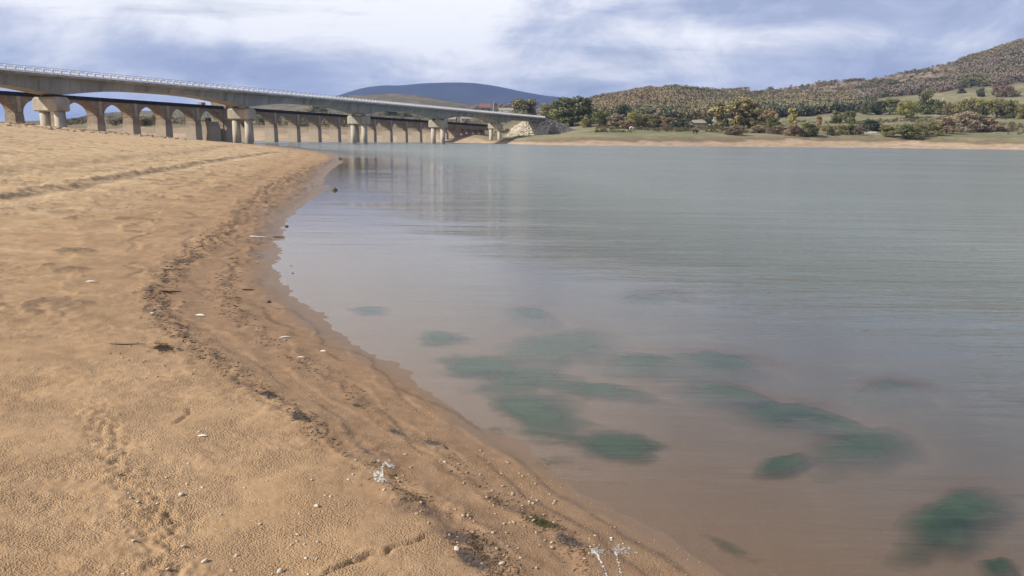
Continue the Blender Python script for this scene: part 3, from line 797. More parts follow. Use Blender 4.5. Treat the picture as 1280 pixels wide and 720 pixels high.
# open field above the right trees stays grass; forest floor elsewhere
hill = sstep(2.95, 3.1, ltt + 0.06 * n1_)
openf = sstep(1060, 1100, lpx) * sstep(4.05, 3.95, ltt + 0.03 * n2_)
clear = np.exp(-(((lpx - 872) / 36) ** 2 + ((ltt - 4.83) / 0.12) ** 2) * 1.2)
floor_ = mixv(np.repeat(soil[None], len(lx), 0), heath, sstep(-0.2, 0.5, n1_ + 0.6 * n3_))
heathm = sstep(930, 1010, lpx) * sstep(4.25, 4.5, ltt + 0.1 * n1_) * sstep(1230, 1130, lpx)
floor_ = mixv(floor_, mixv(np.repeat(heath[None], len(lx), 0), pale, sstep(0.1, 0.5, n2_ + n1_)), heathm)
col = mixv(col, floor_, hill * (1 - openf) * (1 - leftside))
col = mixv(col, np.array([0.14, 0.135, 0.075]), np.clip(clear * 1.6, 0, 1) * hill)
lefthill = mixv(mixv(np.repeat(np.array([0.12, 0.115, 0.06])[None], len(lx), 0), np.array([0.22, 0.165, 0.105]), sstep(-0.2, 0.4, n3_)), soil, sstep(0.1, 0.5, n1_) * 0.7)
col = mixv(col, lefthill, leftside * sstep(2.2, 2.8, ltt + .2 * n1_))
m, nt, b = new_mat('far_land')
p = geo_pos(nt)
c = mixc(nt, 1.0, attr(nt, 'col', 'Color'), mixc(nt, ramp(nt, noise(nt, p, 0.35, 5, 0.7), [(0.3, 0.0), (0.7, 1.0)]), (0.72, 0.72, 0.72), (1.2, 1.2, 1.2)), 'MULTIPLY')
nt.links.new(c, b.inputs['Base Color']); bump(nt, b, noise(nt, p, 0.5, 5, 0.7), 0.5, 0.6)
me = mesh_np('terrain', np.c_[lx, ly, lz], grid_faces(len(tts), len(fpx)), {'col': col})
tag(link('terrain', me, m), kind='structure')

# blue mountain beyond
MPX = np.array([260, 340, 400, 430, 455, 480, 500, 530, 560, 590, 620, 650, 680, 710, 760, 840, 960], float)
MPY = np.array([150, 140, 128, 117, 109.5, 106.5, 107, 104, 103, 103.2, 107.5, 114, 119.5, 122.5, 126, 134, 150], float)
mp = np.arange(240, 981, 4.0); mrow = np.linspace(0, 1, 26)
vx = []; mcrest = np.interp(mp, MPX, MPY)
mcrest[2:-2] = np.convolve(mcrest, np.ones(5) / 5, 'valid')
for t in mrow:
    for px, py in zip(mp, mcrest):
        top = at(px, py, 7200.0); Y = 5000 + 2200 * t; Xr = ray(px, 150)[0]
        zt = max(top[2], 5); zz = zt * (t ** 1.35)
        vx.append((Xr * Y, Y, zz))
vx = np.array(vx); tm = np.repeat(mrow, len(mp))
vx[:, 2] += 40 * fbm(vx[:, 0] / 380, vx[:, 1] / 620, 4, 331) * np.sin(np.pi * np.clip(tm, 0, 1)) 
back = vx[-len(mp):].copy(); back[:, 1] += 2500; back[:, 0] *= 1.3; back[:, 2] = 0
vx = np.vstack([vx, back])
M['mountain'] = mottled('distant_cloud_shaded_mountain', (0.030, 0.034, 0.032), (0.02, 0.024, 0.024), 0.003, vec='pos', c3=(0.042, 0.042, 0.038), s3=0.0015)  # cloud shadow is put into this near-black base colour
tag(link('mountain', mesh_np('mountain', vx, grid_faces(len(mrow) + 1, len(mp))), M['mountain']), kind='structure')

# ------------------------------------------------------------------ viaduct (modern road bridge)
def px_x(px, Y): return ray(px, 174)[0] * Y


TH = math.atan((1060 - 640) / 1002.0)
U2 = np.array([math.sin(TH), math.cos(TH)]); T2 = np.array([math.cos(TH), -math.sin(TH)])
V0 = np.array([px_x(68, 172.0), 172.0]); SPAN = 58.0


def vp(s, t, z):                                   # viaduct coordinates relative to its origin
    return (U2[0] * s + T2[0] * t, U2[1] * s + T2[1] * t, z)


via = empty('road_viaduct', (V0[0], V0[1], 0))
tag(via, 'long grey concrete road bridge with a white railing on paired round columns', 'bridge')
S0, S1 = -1.45 * SPAN, 4.93 * SPAN


def deck_top(s): return 13.95 - 0.0020 * s


def girder_depth(s):
    k = (s / SPAN) % 1.0; q = abs(k - 0.5) * 2       # 1 at piers, 0 mid-span
    if s > 4 * SPAN: q = max(0, 1 - (s - 4 * SPAN) / (0.5 * SPAN))
    return 1.95 + 2.0 * max(0, (q - 0.15) / 0.85) ** 1.9


st = np.linspace(S0, S1, 150)
slab = MB(); slab.sweep([[vp(s, t, deck_top(s) + dz_) for t, dz_ in ((-5.6, 0), (5.6, 0), (5.6, -0.42), (3.6, -0.62), (-3.6, -0.62), (-5.6, -0.42))] for s in st])
slab.build('deck_slab', M['concrete'], via)
gd_ = MB(); gd_.sweep([[vp(s, t, z_) for t, z_ in ((-3.45, deck_top(s) - 0.60), (3.45, deck_top(s) - 0.60), (3.0, deck_top(s) - girder_depth(s)), (-3.0, deck_top(s) - girder_depth(s)))] for s in st])
gd_.build('box_girder', M['concrete'], via)
rd = MB(); rd.sweep([[vp(s, t, deck_top(s) + dz_) for t, dz_ in ((-4.6, 0.03), (4.6, 0.03), (4.6, 0.005), (-4.6, 0.005))] for s in st])
rd.build('road_surface', M['asphalt'], via)
for side in (1, -1):
    rl = MB()
    for z0, z1, t0, t1 in ((0.08, 0.36, 5.28, 5.42), (0.80, 0.92, 5.28, 5.42)):
        rl.sweep([[vp(s, side * t, deck_top(s) + z_) for t, z_ in ((t0, z0), (t1, z0), (t1, z1), (t0, z1))] for s in st])
    for s in np.arange(S0 + 0.4, S1 - 0.4, 0.4):
        x_, y_, z_ = vp(s, side * 5.35, deck_top(s)); rl.box((x_, y_, z_ + 0.58), (0.12, 0.07, 0.46), -TH)
    rail = rl.build('railing', M['rail_white'], via)
    hr = MB()
    hr.sweep([[vp(s, side * t, deck_top(s) + z_) for t, z_ in ((5.34, 1.18), (5.40, 1.18), (5.40, 1.24), (5.34, 1.24))] for s in st])
    hr.build('handrail', M['steel_dark'], rail)
    ps = np.arange(S0 + 1, S1 - 1, 2.0)
    near = [s for s in ps if s > -48][:100] if side == 1 else []
    pm = None
    rest = MB()
    for s in ps:
        if s in near:
            if pm is None:
                q = MB(); q.box((0, 0, 0.50), (0.42, 0.24, 1.0)); q.box((0, 0, 1.06), (0.06, 0.06, 0.26)); 
                o = q.build('railing_post', M['rail_white'], rail); pm = o
            else:
                o = pm.copy(); COL.objects.link(o); o.parent = rail
            o.location = vp(s, side * 5.36, deck_top(s)); o.rotation_euler = (0, 0, -TH)
        else:
            x_, y_, z_ = vp(s, side * 5.36, deck_top(s))
            rest.box((x_, y_, z_ + 0.50), (0.42, 0.24, 1.0), -TH)
    tag(rest.build('railing_post', M['rail_white'], rail), kind='stuff')
colm = None
for k in range(-1, 5):
    s = k * SPAN
    ztop = deck_top(s) - girder_depth(s) - 0.35
    caph = 3.0 if k < 4 else 2.4
    wid = 1.0 if k < 4 else 0.9
    cp = MB(); 
    cp.sweep([[vp(s + a * (1.5 * wid + e), b_ * (3.7 * wid + e), z_) for a, b_ in ((-1, -1), (-1, 1), (1, 1), (1, -1))] for z_, e in ((ztop - caph, -0.25), (ztop - caph * 0.92, 0.0), (ztop - 0.5, 0.0), (ztop, -0.35))])
    cap = cp.build('pier_cap', M['pale_concrete'], via)
    for a in (0,):
        for b_ in (-2.0, 2.0):
            q = MB(); q.box((0, 0, 0.175), (0.9, 0.9, 0.35)); o = q.build('bearing', M['bearing'], cap); o.location = vp(s + a, b_, ztop + 0.0)
            o.rotation_euler = (0, 0, -TH)
            q = MB(); q.tube([(0, 0, -3.0), (0, 0, ztop - caph + 0.1)], 1.02 * wid, 20)
            o = q.build('column', M['pale_concrete'], via, smooth=False); o.location = vp(s, b_ * 1.1, 0)
            for pl in o.data.polygons: pl.use_smooth = len(pl.vertices) == 4
# end of the deck: abutment block
ab = MB(); ab.box(vp(S1 + 1.6, 0, deck_top(S1) - 2.6), (12.4, 3.2, 5.4), -TH)
ab.build('abutment', M['concrete'], via)

# ------------------------------------------------------------------ old stone bridge
THO = math.atan((1130 - 640) / 1002.0)
UO = np.array([math.sin(THO), math.cos(THO)]); TO = np.array([math.cos(THO), -math.sin(THO)])
O0 = np.array([px_x(21, 215.0), 215.0]); BAY = 0.05 * 215 / math.cos(THO)


def op(s, t, z): return (UO[0] * s + TO[0] * t, UO[1] * s + TO[1] * t, z)


old = empty('stone_bridge', (O0[0], O0[1], 0))
tag(old, 'old brown stone bridge of many arches with a black parapet, behind the concrete bridge', 'bridge')
HW = 2.2                                            # half width


def otop(s): return 12.6 - 0.0108 * s


SOLID = [6.45, 18.6]                                # thick pilasters (in bays)
bays = []
edges = [k for k in np.arange(-6, 6.01, 1.0)] + [7.0]
k = 7.0
while k < 18.2: edges.append(round(k + 1.045, 4)); k = edges[-1]
edges = sorted(set(edges)); END = 22.3
wall = MB()
for e0, e1 in zip(edges[:-1], edges[1:]):
    s0, s1 = e0 * BAY, e1 * BAY; tp = 1.12 if e0 < 6.9 else 0.85
    mid = (s0 + s1) / 2; half = (s1 - s0) / 2 - tp
    if (e0 < 6.45 < e1):
        half = 0
    n = 18; spring = otop(mid) - 5.1; rise = 3.75
    xs = [s0] + list(mid - half * np.cos(np.linspace(0, np.pi, n + 1))) + [s1] if half else [s0, s1]
    def under(s):
        if not half or abs(s - mid) > half: return spring
        return spring + rise * math.sqrt(max(0, 1 - ((s - mid) / half) ** 2))
    zs = [under(s) for s in xs]
    if half: zs[1] = spring; zs[-2] = spring
    rings = [[op(s, -HW, z_), op(s, HW, z_), op(s, HW, otop(s) - 0.9), op(s, -HW, otop(s) - 0.9)] for s, z_ in zip(xs, zs)]
    wall.sweep(rings)
last = edges[-1] * BAY; endS = END * BAY
wall.sweep([[op(s, -HW, otop(s) - 3.0), op(s, HW, otop(s) - 3.0), op(s, HW, otop(s) - 0.9), op(s, -HW, otop(s) - 0.9)] for s in (last + 0.02, endS)])
wall.build('arch_wall', M['old_stone'], old)
pp = MB()
for t0, t1, z0, z1 in ((-HW - 0.35, HW + 0.35, -0.9, -0.62), (HW + 0.02, HW + 0.30, -0.62, 0.15), (-HW - 0.30, -HW - 0.02, -0.62, 0.15)):
    pp.sweep([[op(s, t0, otop(s) + z0), op(s, t1, otop(s) + z0), op(s, t1, otop(s) + z1), op(s, t0, otop(s) + z1)] for s in (edges[0] * BAY, endS)])
pp.build('parapet', M['black_parapet'], old)


def opier(s, zt, hs, ht, name='pier', zb=-2.0, hs2=None, ht2=None):
    q = MB(); hs2 = hs2 or hs; ht2 = ht2 or ht
    q.sweep([[op(a * h_, b_ * w_, z_) for a, b_ in ((-1, -1), (-1, 1), (1, 1), (1, -1))] for z_, h_, w_ in ((zb, hs2, ht2), (zb + 6.5, hs2 * 0.95, ht2 * 0.97), (zt, hs, ht))])
    o = q.build(name, M['old_stone'], old); o.location = op(s, 0, 0); return o


for e in edges:
    s = e * BAY; opier(s, otop(s) - 5.1, 1.12 if e < 6.9 else 0.85, HW - 0.03, hs2=1.4 if e < 6.9 else 1.05, ht2=HW + 0.2)
for e in edges[:-1]:
    s = e * BAY
    q = MB(); q.box((0, 0, 0), (0.30, 1.0, 4.1), -THO); o = q.build('pilaster', M['old_stone'], old); o.location = op(s, HW + 0.1, otop(s) - 2.95)
s = 6.19 * BAY; opier(s, otop(s) + 2.3, 3.1, HW + 1.2, 'tower_pier', hs2=3.4, ht2=HW + 1.5)
s = 5.55 * BAY; opier(s, otop(s) - 5.2, 1.9, HW + 0.3, 'pier', hs2=2.3, ht2=HW + 1.0)
q = MB(); q.box((0, 0, 0.5), (1.8, 1.8, 1.0), -THO); o = q.build('refuge_block', M['old_stone'], old); o.location = op(5.5 * BAY, -HW, otop(5.5 * BAY) + 0.16)
s = 19.3 * BAY; opier(s, otop(s) - 0.95, 3.0, HW + 0.8, 'tower_pier')
for kk in (20.05, 20.65, 21.25, 21.85):
    s = kk * BAY; opier(s, otop(s) - 3.0, 0.9, HW - 0.05, zb=0)
# ------------------------------------------------------------------ right abutment: earth bank with stone facing
AB = np.array([V0[0] + U2[0] * S1, V0[1] + U2[1] * S1])
bs = np.linspace(-9, 70, 64); bt = np.linspace(-26, 46, 60)
BS, BT = np.meshgrid(bs, bt, indexing='ij')
bx = (AB[0] + U2[0] * BS + T2[0] * BT).ravel(); by = (AB[1] + U2[1] * BS + T2[1] * BT).ravel()
gz_, _ = far_z(bx, by)
S_ = BS.ravel(); T_ = BT.ravel()
def bank_h(s, t):
    h = deck_top(S1) - 0.3 - 0.5 * sstep(0, 60, s)
    return h - np.maximum(0, -t - 5.5) / 1.55 - np.maximum(0, t - 4.5) / (1.6 + 1.1 * sstep(0, 22, s)) - np.maximum(0, -s + 0.5) / 1.2 - np.maximum(0, s - 10) * 0.15


hz = bank_h(S_, T_)
hz += 0.5 * fbm(bx / 5, by / 5, 3, 351)
bz = np.maximum(hz, gz_ - 0.35)
fr_ = np.clip((hz - gz_) / 6, 0, 1)
m = mottled('embankment_earth', (0.19, 0.155, 0.115), (0.28, 0.235, 0.18), 0.35, vec='pos', c3=(0.13, 0.125, 0.065), s3=0.12, bmp=0.5, bdist=0.3)
tag(link('embankment', mesh_np('embankment', np.c_[bx, by, bz], grid_faces(len(bs), len(bt))), m), kind='structure')


def rock_proto(seed, n=1):
    r_ = np.random.default_rng(seed)
    bm = bmesh.new(); bmesh.ops.create_icosphere(bm, subdivisions=n, radius=0.5)
    for v in bm.verts: v.co *= 0.72 + 0.5 * r_.random(); v.co.z *= 0.72
    me = bpy.data.meshes.new('t'); bm.to_mesh(me); bm.free()
    v = np.array([x.co[:] for x in me.vertices]); f = np.array([p_.vertices[:] for p_ in me.polygons]); bpy.data.meshes.remove(me)
    return v, f


ROCKS = [rock_proto(i) for i in range(8)]


def scatter_mesh(name, pos, size, mat, seed=1, protos=None, flat=1.0, label=None, extra=None):
    r_ = np.random.default_rng(seed); protos = protos or ROCKS
    if not len(pos): return None
    V = []; Fc = []; off_ = 0
    for p_, s_ in zip(pos, size):
        v, f_ = protos[r_.integers(len(protos))]
        a = r_.random() * 6.283; ca, sa = math.cos(a), math.sin(a)
        q = v * s_ * np.array([1 + 0.4 * r_.random(), 0.8 + 0.3 * r_.random(), flat * (0.8 + 0.4 * r_.random())])
        V.append(np.c_[q[:, 0] * ca - q[:, 1] * sa, q[:, 0] * sa + q[:, 1] * ca, q[:, 2]] + p_); Fc.append(f_ + off_); off_ += len(v)
    o = link(name, mesh_np(name, np.vstack(V), np.vstack(Fc), smooth=False), mat)
    tag(o, label=label, kind='stuff'); return o


def bank_pts(n, s0, s1, t0, t1, seed):
    r_ = np.random.default_rng(seed)
    s = r_.uniform(s0, s1, n); t = r_.uniform(t0, t1, n)
    x = AB[0] + U2[0] * s + T2[0] * t; y = AB[1] + U2[1] * s + T2[1] * t
    g_, _ = far_z(x, y)
    h = bank_h(s, t)
    k = h > g_ - 0.3
    return np.c_[x, y, np.maximum(h, g_)][k]


P = bank_pts(900, -13, 1.5, -15, 9, 3); scatter_mesh('rubble', P, np.random.default_rng(1).uniform(0.7, 1.9, len(P)), M['rock_white'], 4, label='pale white boulders heaped on the slope under the bridge end')
P = bank_pts(1300, -5, 20, 5, 28, 5); scatter_mesh('rubble', P, np.random.default_rng(2).uniform(0.5, 1.3, len(P)), M['rock_grey'], 6, label='dark grey stone facing on the bank right of the bridge end')
P = bank_pts(900, 6, 40, 18, 42, 7); scatter_mesh('rubble', P, np.random.default_rng(3).uniform(0.3, 0.9, len(P)), M['rock_white'], 8, label='strip of pale rubble along the foot of the bank beside the grey stones')

# stones on the crest of the near bank by the left pier
r_ = np.random.default_rng(12); n = 2200
x = r_.uniform(-140, -55, n); y = r_.uniform(100, 178, n); d = shore_dist(x, y)
k = (d > 14 + 10 * r_.random(n)) & (x / y > -0.72)
x, y, d = x[k], y[k], d[k]
scatter_mesh('rubble', np.c_[x, y, grid_z(x, y, d)], 0.15 + 0.75 * r_.random(len(x)) ** 4, M['rock_tan'], 13, label='loose sandstone rubble strewn over the bank crest below the left pier')

# ------------------------------------------------------------------ trees
def leaf_cloud(seed, kind, n, jit=0.7):
    """unit tree crown: height 1 from the ground, about 1 wide; returns quads and tints"""
    r_ = np.random.default_rng(seed)
    blobs = []
    nb_ = {'oak': 38, 'bush': 24, 'poplar': 20, 'spread': 46}[kind]
    for _ in range(nb_):
        if kind == 'oak':
            a = r_.random() * 6.283; h = r_.uniform(0.10, 0.86); rad = 0.40 * math.sqrt(max(0.05, 1 - ((h - 0.48) / 0.52) ** 2)) * math.sqrt(r_.random())
            blobs.append((rad * math.cos(a), rad * math.sin(a), h, r_.uniform(0.10, 0.18)))
        elif kind == 'bush':
            a = r_.random() * 6.283; h = r_.uniform(0.10, 0.80); rad = 0.42 * math.sqrt(max(0.05, 1 - (h / 0.95) ** 2)) * math.sqrt(r_.random())
            blobs.append((rad * math.cos(a), rad * math.sin(a), h, r_.uniform(0.11, 0.2)))
        elif kind == 'poplar':
            a = r_.random() * 6.283; h = r_.uniform(0.16, 0.93); rad = 0.34 * (1.02 - h) ** 0.8 * math.sqrt(r_.random())
            blobs.append((rad * math.cos(a), rad * math.sin(a), h, r_.uniform(0.06, 0.14) * (1.25 - 0.6 * h)))
        else:
            a = r_.random() * 6.283; h = r_.uniform(0.14, 0.90); rad = 0.42 * math.sqrt(max(0.06, 1 - ((h - 0.5) / 0.5) ** 2)) * r_.random() ** 0.4
            blobs.append((rad * math.cos(a), rad * math.sin(a), h, r_.uniform(0.06, 0.13)))
    B = np.array(blobs); wts = B[:, 3] ** 2; wts /= wts.sum()
    idx = r_.choice(len(B), n, p=wts)
    dirs = r_.normal(size=(n, 3)); dirs /= np.linalg.norm(dirs, axis=1)[:, None]
    rr = B[idx, 3] * (0.55 + 0.5 * r_.random(n) ** 0.6)
    c = B[idx, :3] + dirs * rr[:, None] * np.array([1, 1, 0.85])
    c[:, 2] = np.clip(c[:, 2], 0.02, 1.0)
    nrm_ = dirs + jit * r_.normal(size=(n, 3)); nrm_ /= np.linalg.norm(nrm_, axis=1)[:, None]
    a = np.cross(nrm_, r_.normal(size=(n, 3))); a /= np.linalg.norm(a, axis=1)[:, None]; b_ = np.cross(nrm_, a)
    tint = np.clip(0.5 + 0.32 * r_.normal(size=len(B))[idx] * 0.8 + 0.22 * r_.normal(size=n), 0, 1)
    return c, a, b_, tint


def quads(c, a, b_, s):
    s = s[:, None]
    V = np.stack([c - a * s - b_ * s * 0.7, c + a * s - b_ * s * 0.7, c + a * s * 0.8 + b_ * s * 0.8, c - a * s * 0.8 + b_ * s * 0.8], 1).reshape(-1, 3)
    return V, np.arange(len(V)).reshape(-1, 4)


CROWN = {}
for kind, n in (('oak', 4200), ('bush', 3600), ('poplar', 3000), ('spread', 4600)):
    for v_ in range(3):
        c, a, b_, tint = leaf_cloud(100 + v_ + 10 * len(kind), kind, n)
        V, Fq = quads(c, a, b_, np.random.default_rng(v_).uniform(0.013, 0.027, n))
        CROWN[kind, v_] = mesh_np('crown', V, Fq, {'tint': np.repeat(tint, 4)}, smooth=False)
TRUNK = {}
for v_ in range(3):
    r_ = random.Random(v_); q = MB()
    q.tube([(0, 0, -0.08), (0.01, 0, 0.15), (0.015, 0.01, 0.35), (0, 0, 0.62)], [0.045, 0.034, 0.026, 0.010], 7)
    for k in range(7):
        a = k * 0.9 + r_.random(); h = 0.2 + 0.055 * k
        q.tube([(0.01, 0, h), (0.13 * math.cos(a), 0.13 * math.sin(a), h + 0.13), (0.27 * math.cos(a), 0.27 * math.sin(a), h + 0.2)], [0.016, 0.010, 0.004], 5)
    me = bpy.data.meshes.new('trunk'); me.from_pydata(q.v, [], q.f); me.update(); me.materials.append(M['bark']); TRUNK[v_] = me
CMATS = {}


def crown_mesh(kind, v_, colr):
    key = (kind, v_, colr)
    if key not in CMATS:
        me = CROWN[kind, v_].copy(); me.name = 'crown'; me.materials.clear(); me.materials.append(LEAF[colr]); CMATS[key] = me
    return CMATS[key]


tree_i = 0


def tree(px, base, top, wid, colr, kind, label, cat=None):
    global tree_i
    tree_i += 1
    g_ = far_at(px, base)
    H = (base - top) / 1002.0 * g_[1]; W = wid / 1002.0 * g_[1] * (1.2 if kind != 'poplar' else 1.6)
    nm = 'tree' if kind != 'bush' else 'bush'
    o = empty(nm, (g_[0], g_[1], g_[2] - 0.15), random.random() * 6.28, (W * 1.03, W * 1.03, H * 1.07))
    tag(o, label, cat or nm, 'trees of the far shore' if nm == 'tree' else 'bushes of the far shore')
    link('crown', crown_mesh(kind, tree_i % 3, colr), None, o); link('trunk', TRUNK[tree_i % 3], None, o)
    return o


TREES = [
    (655, 149, 125, 33, 'olive', 'oak', 'round olive tree rising just behind the end of the white bridge railing'),
    (714, 158, 122, 54, 'green', 'oak', 'largest dark green tree, broad and domed, right of the stone faced bank'),
    (684, 154, 130, 26, 'olive', 'oak', 'paler tree joined to the left flank of the largest domed tree'),
    (733, 160, 147, 17, 'yellowgreen', 'bush', 'small yellowish bush at the right foot of the largest domed tree'),
    (750, 158, 139, 22, 'green', 'oak', 'plain green tree between the largest domed tree and the nearly black tree'),
    (776, 156, 130, 24, 'dark', 'oak', 'nearly black round tree low on the brown wooded slope'),
    (771, 158, 142, 22, 'greybrown', 'spread', 'thin grey leafless tree in front of the nearly black tree'),
    (792, 159, 140, 20, 'yellowgreen', 'oak', 'fresh green tree just right of the nearly black tree'),
    (785, 161, 150, 20, 'brown', 'bush', 'dark russet bush below the thin grey leafless tree'),
    (806, 159, 143, 17, 'olive', 'oak', 'small olive tree left of the tree with pale upright twigs'),
    (817, 159.5, 143, 26, 'olive', 'bush', 'wide olive thicket under the tree with pale upright twigs'),
    (823, 157, 135, 14, 'greybrown', 'poplar', 'slender tree with pale upright twigs above the olive thicket'),
    (835, 159, 147, 18, 'brown', 'oak', 'brownish tree between the olive thicket and the dark green hedge clump'),
    (853, 160, 148, 27, 'dark', 'bush', 'dark green clump left of the pale barn roof'),
    (884, 157.5, 148, 15, 'dark', 'bush', 'dark bush between the pale barn roof and the white house'),
    (918, 161, 123, 50, 'gold', 'spread', 'large golden tree, the tallest and brightest spreading crown on the shore'),
    (907, 163, 143, 9, 'dark', 'poplar', 'narrow dark tree standing in front of the large golden tree'),
    (944, 160, 136, 24, 'olive', 'oak', 'olive tree merging with the right side of the large golden tree'),
    (962, 159, 136, 19, 'orange', 'spread', 'pale orange tree between the golden tree and the bright yellow tree'),
    (966, 162, 147, 20, 'green', 'bush', 'vivid green bush in front of the pale orange tree'),
    (918, 169, 157, 26, 'brown', 'bush', 'low russet bush on the grass in front of the large golden tree'),
    (948, 166.5, 156, 24, 'greybrown', 'bush', 'grey brown scrub below the olive tree beside the golden tree'),
    (970, 167.5, 157, 22, 'brown', 'bush', 'brownish scrub left of the foot of the bright yellow tree'),
    (989, 166, 135, 20, 'yellow', 'poplar', 'bright yellow pointed tree near the shore'),
    (992, 170.5, 155, 21, 'brown', 'bush', 'dark reddish bush at the foot of the bright yellow pointed tree'),
    (1009, 170.5, 154, 28, 'green', 'bush', 'dense green bush between the yellow tree and the small orange tree'),
    (1022, 166, 144, 12, 'orange', 'poplar', 'small bright orange tree behind the shore bushes'),
    (1034, 168.5, 155, 16, 'olive', 'bush', 'pale olive bush just right of the small orange tree'),
    (1039, 169.5, 160, 9, 'dark', 'bush', 'tiny dark round bush on the shore below the pair of field trees'),
    (1045, 154, 138, 16, 'green', 'oak', 'left one of the pair of round trees in the pasture'),
    (1062, 154, 139, 15, 'green', 'oak', 'right one of the pair of round trees in the pasture'),
    (1052, 168.5, 156, 15, 'olive', 'bush', 'loose olive bush right of the tiny dark round bush'),
    (1063, 168, 155, 14, 'green', 'bush', 'upright green bush left of the low russet scrub by the stone trough'),
    (1074, 169, 158, 18, 'brown', 'bush', 'low russet scrub left of the stone trough'),
    (1087, 164, 150, 30, 'dark', 'bush', 'dark flat topped bush directly above the stone trough'),
    (1108, 171, 156, 25, 'olive', 'bush', 'olive shore bush directly right of the stone trough'),
    (1131, 173.5, 155, 34, 'green', 'bush', 'biggest green shore bush, reaching lowest towards the sand'),
    (1150, 171, 155, 24, 'olive', 'bush', 'olive bush adjoining the biggest green shore bush on the right'),
    (1166, 170, 152, 22, 'olive', 'bush', 'olive shore bush left of the tall russet thicket'),
    (1183, 167, 145, 26, 'brown', 'bush', 'tall russet thicket in the shore hedge'),
    (1207, 165, 140, 36, 'greybrown', 'bush', 'pale brown dome shaped thicket, largest in the shore hedge'),
    (1228, 164.5, 144, 28, 'brown', 'bush', 'brown thicket on the right shoulder of the pale dome shaped thicket'),
    (1246, 164, 151, 24, 'greybrown', 'bush', 'lowest rounded thicket closing the shore hedge on the right'),
    (1082, 143.5, 131, 13, 'green', 'oak', 'smallest tree at the left end of the row behind the pasture'),
    (1096, 143.5, 126, 17, 'dark', 'oak', 'dark tree second in the row behind the pasture'),
    (1112, 143.5, 125, 24, 'green', 'oak', 'wide green tree in the middle of the row behind the pasture'),
    (1133, 148, 126, 24, 'yellowgreen', 'oak', 'sunlit yellow green tree standing alone in the pasture'),
    (1157, 143, 113, 25, 'green', 'oak', 'tallest green tree, behind the sunlit yellow green tree'),
    (1173, 143.5, 127, 17, 'green', 'oak', 'green tree next to the tallest green tree, beside the pale pole'),
    (1190, 145, 128, 20, 'olive', 'oak', 'olive tree right of the pale pole'),
    (1209, 147, 123, 25, 'olive', 'oak', 'high olive tree behind the pale dome shaped thicket'),
    (1228, 146, 125, 24, 'yellowgreen', 'oak', 'yellowish tree in the back hedge, right of the high olive tree'),
    (1246, 147, 124, 24, 'olive', 'oak', 'olive tree in the back hedge above the lowest rounded thicket'),
    (1264, 148, 126, 22, 'green', 'oak', 'green tree next to last at the right end of the back hedge'),
    (1279, 149, 131, 18, 'olive', 'oak', 'last olive tree of the back hedge, cut by the picture edge'),
    (1202, 117, 111, 9, 'dark', 'bush', 'small dark bush alone in the high sloping field'),
    (1226, 121, 110, 10, 'dark', 'oak', 'slim dark tree alone in the high sloping field'),
    (1246, 121.5, 109, 12, 'brown', 'oak', 'leftmost of three brown trees at the top of the high field'),
    (1257, 121.5, 107, 14, 'brown', 'oak', 'middle and tallest of three brown trees at the top of the high field'),
    (1269, 121.5, 113, 9, 'brown', 'oak', 'smallest of three brown trees at the top of the high field'),
    # trees seen through and over the bridges
    (330, 156, 146, 14, 'dark', 'bush', 'dark bush seen through the stone arch beside the tall tower pier'),
    (262, 158, 147, 14, 'dark', 'bush', 'dark bush seen through the last stone arch left of the tower pier'),
    (182, 158, 147, 18, 'olive', 'bush', 'olive bush seen through a stone arch on the left'),
    (146, 157, 148, 16, 'brown', 'bush', 'brown bush seen through the arch right of the left column group'),
    (397, 140, 131, 22, 'yellowgreen', 'bush', 'yellow green bush framed between the concrete deck and the black parapet'),
    (488, 145, 137, 22, 'green', 'bush', 'green bush just above the black parapet right of the paired columns'),
    (506, 146, 139, 18, 'olive', 'bush', 'olive bush above the black parapet, right of the green one'),
    (430, 158, 146, 16, 'yellowgreen', 'bush', 'yellowish bush seen through the stone arch left of the middle column pair'),
    (640, 142, 129, 16, 'greybrown', 'spread', 'faint grey brown tree right of the church tower'),
    (628, 143, 130, 14, 'greybrown', 'spread', 'bare tree close beside the church tower'),
    (594, 143, 132, 12, 'greybrown', 'spread', 'bare tree left of the red roofed village house'),
]
for t in TREES: tree(*t)


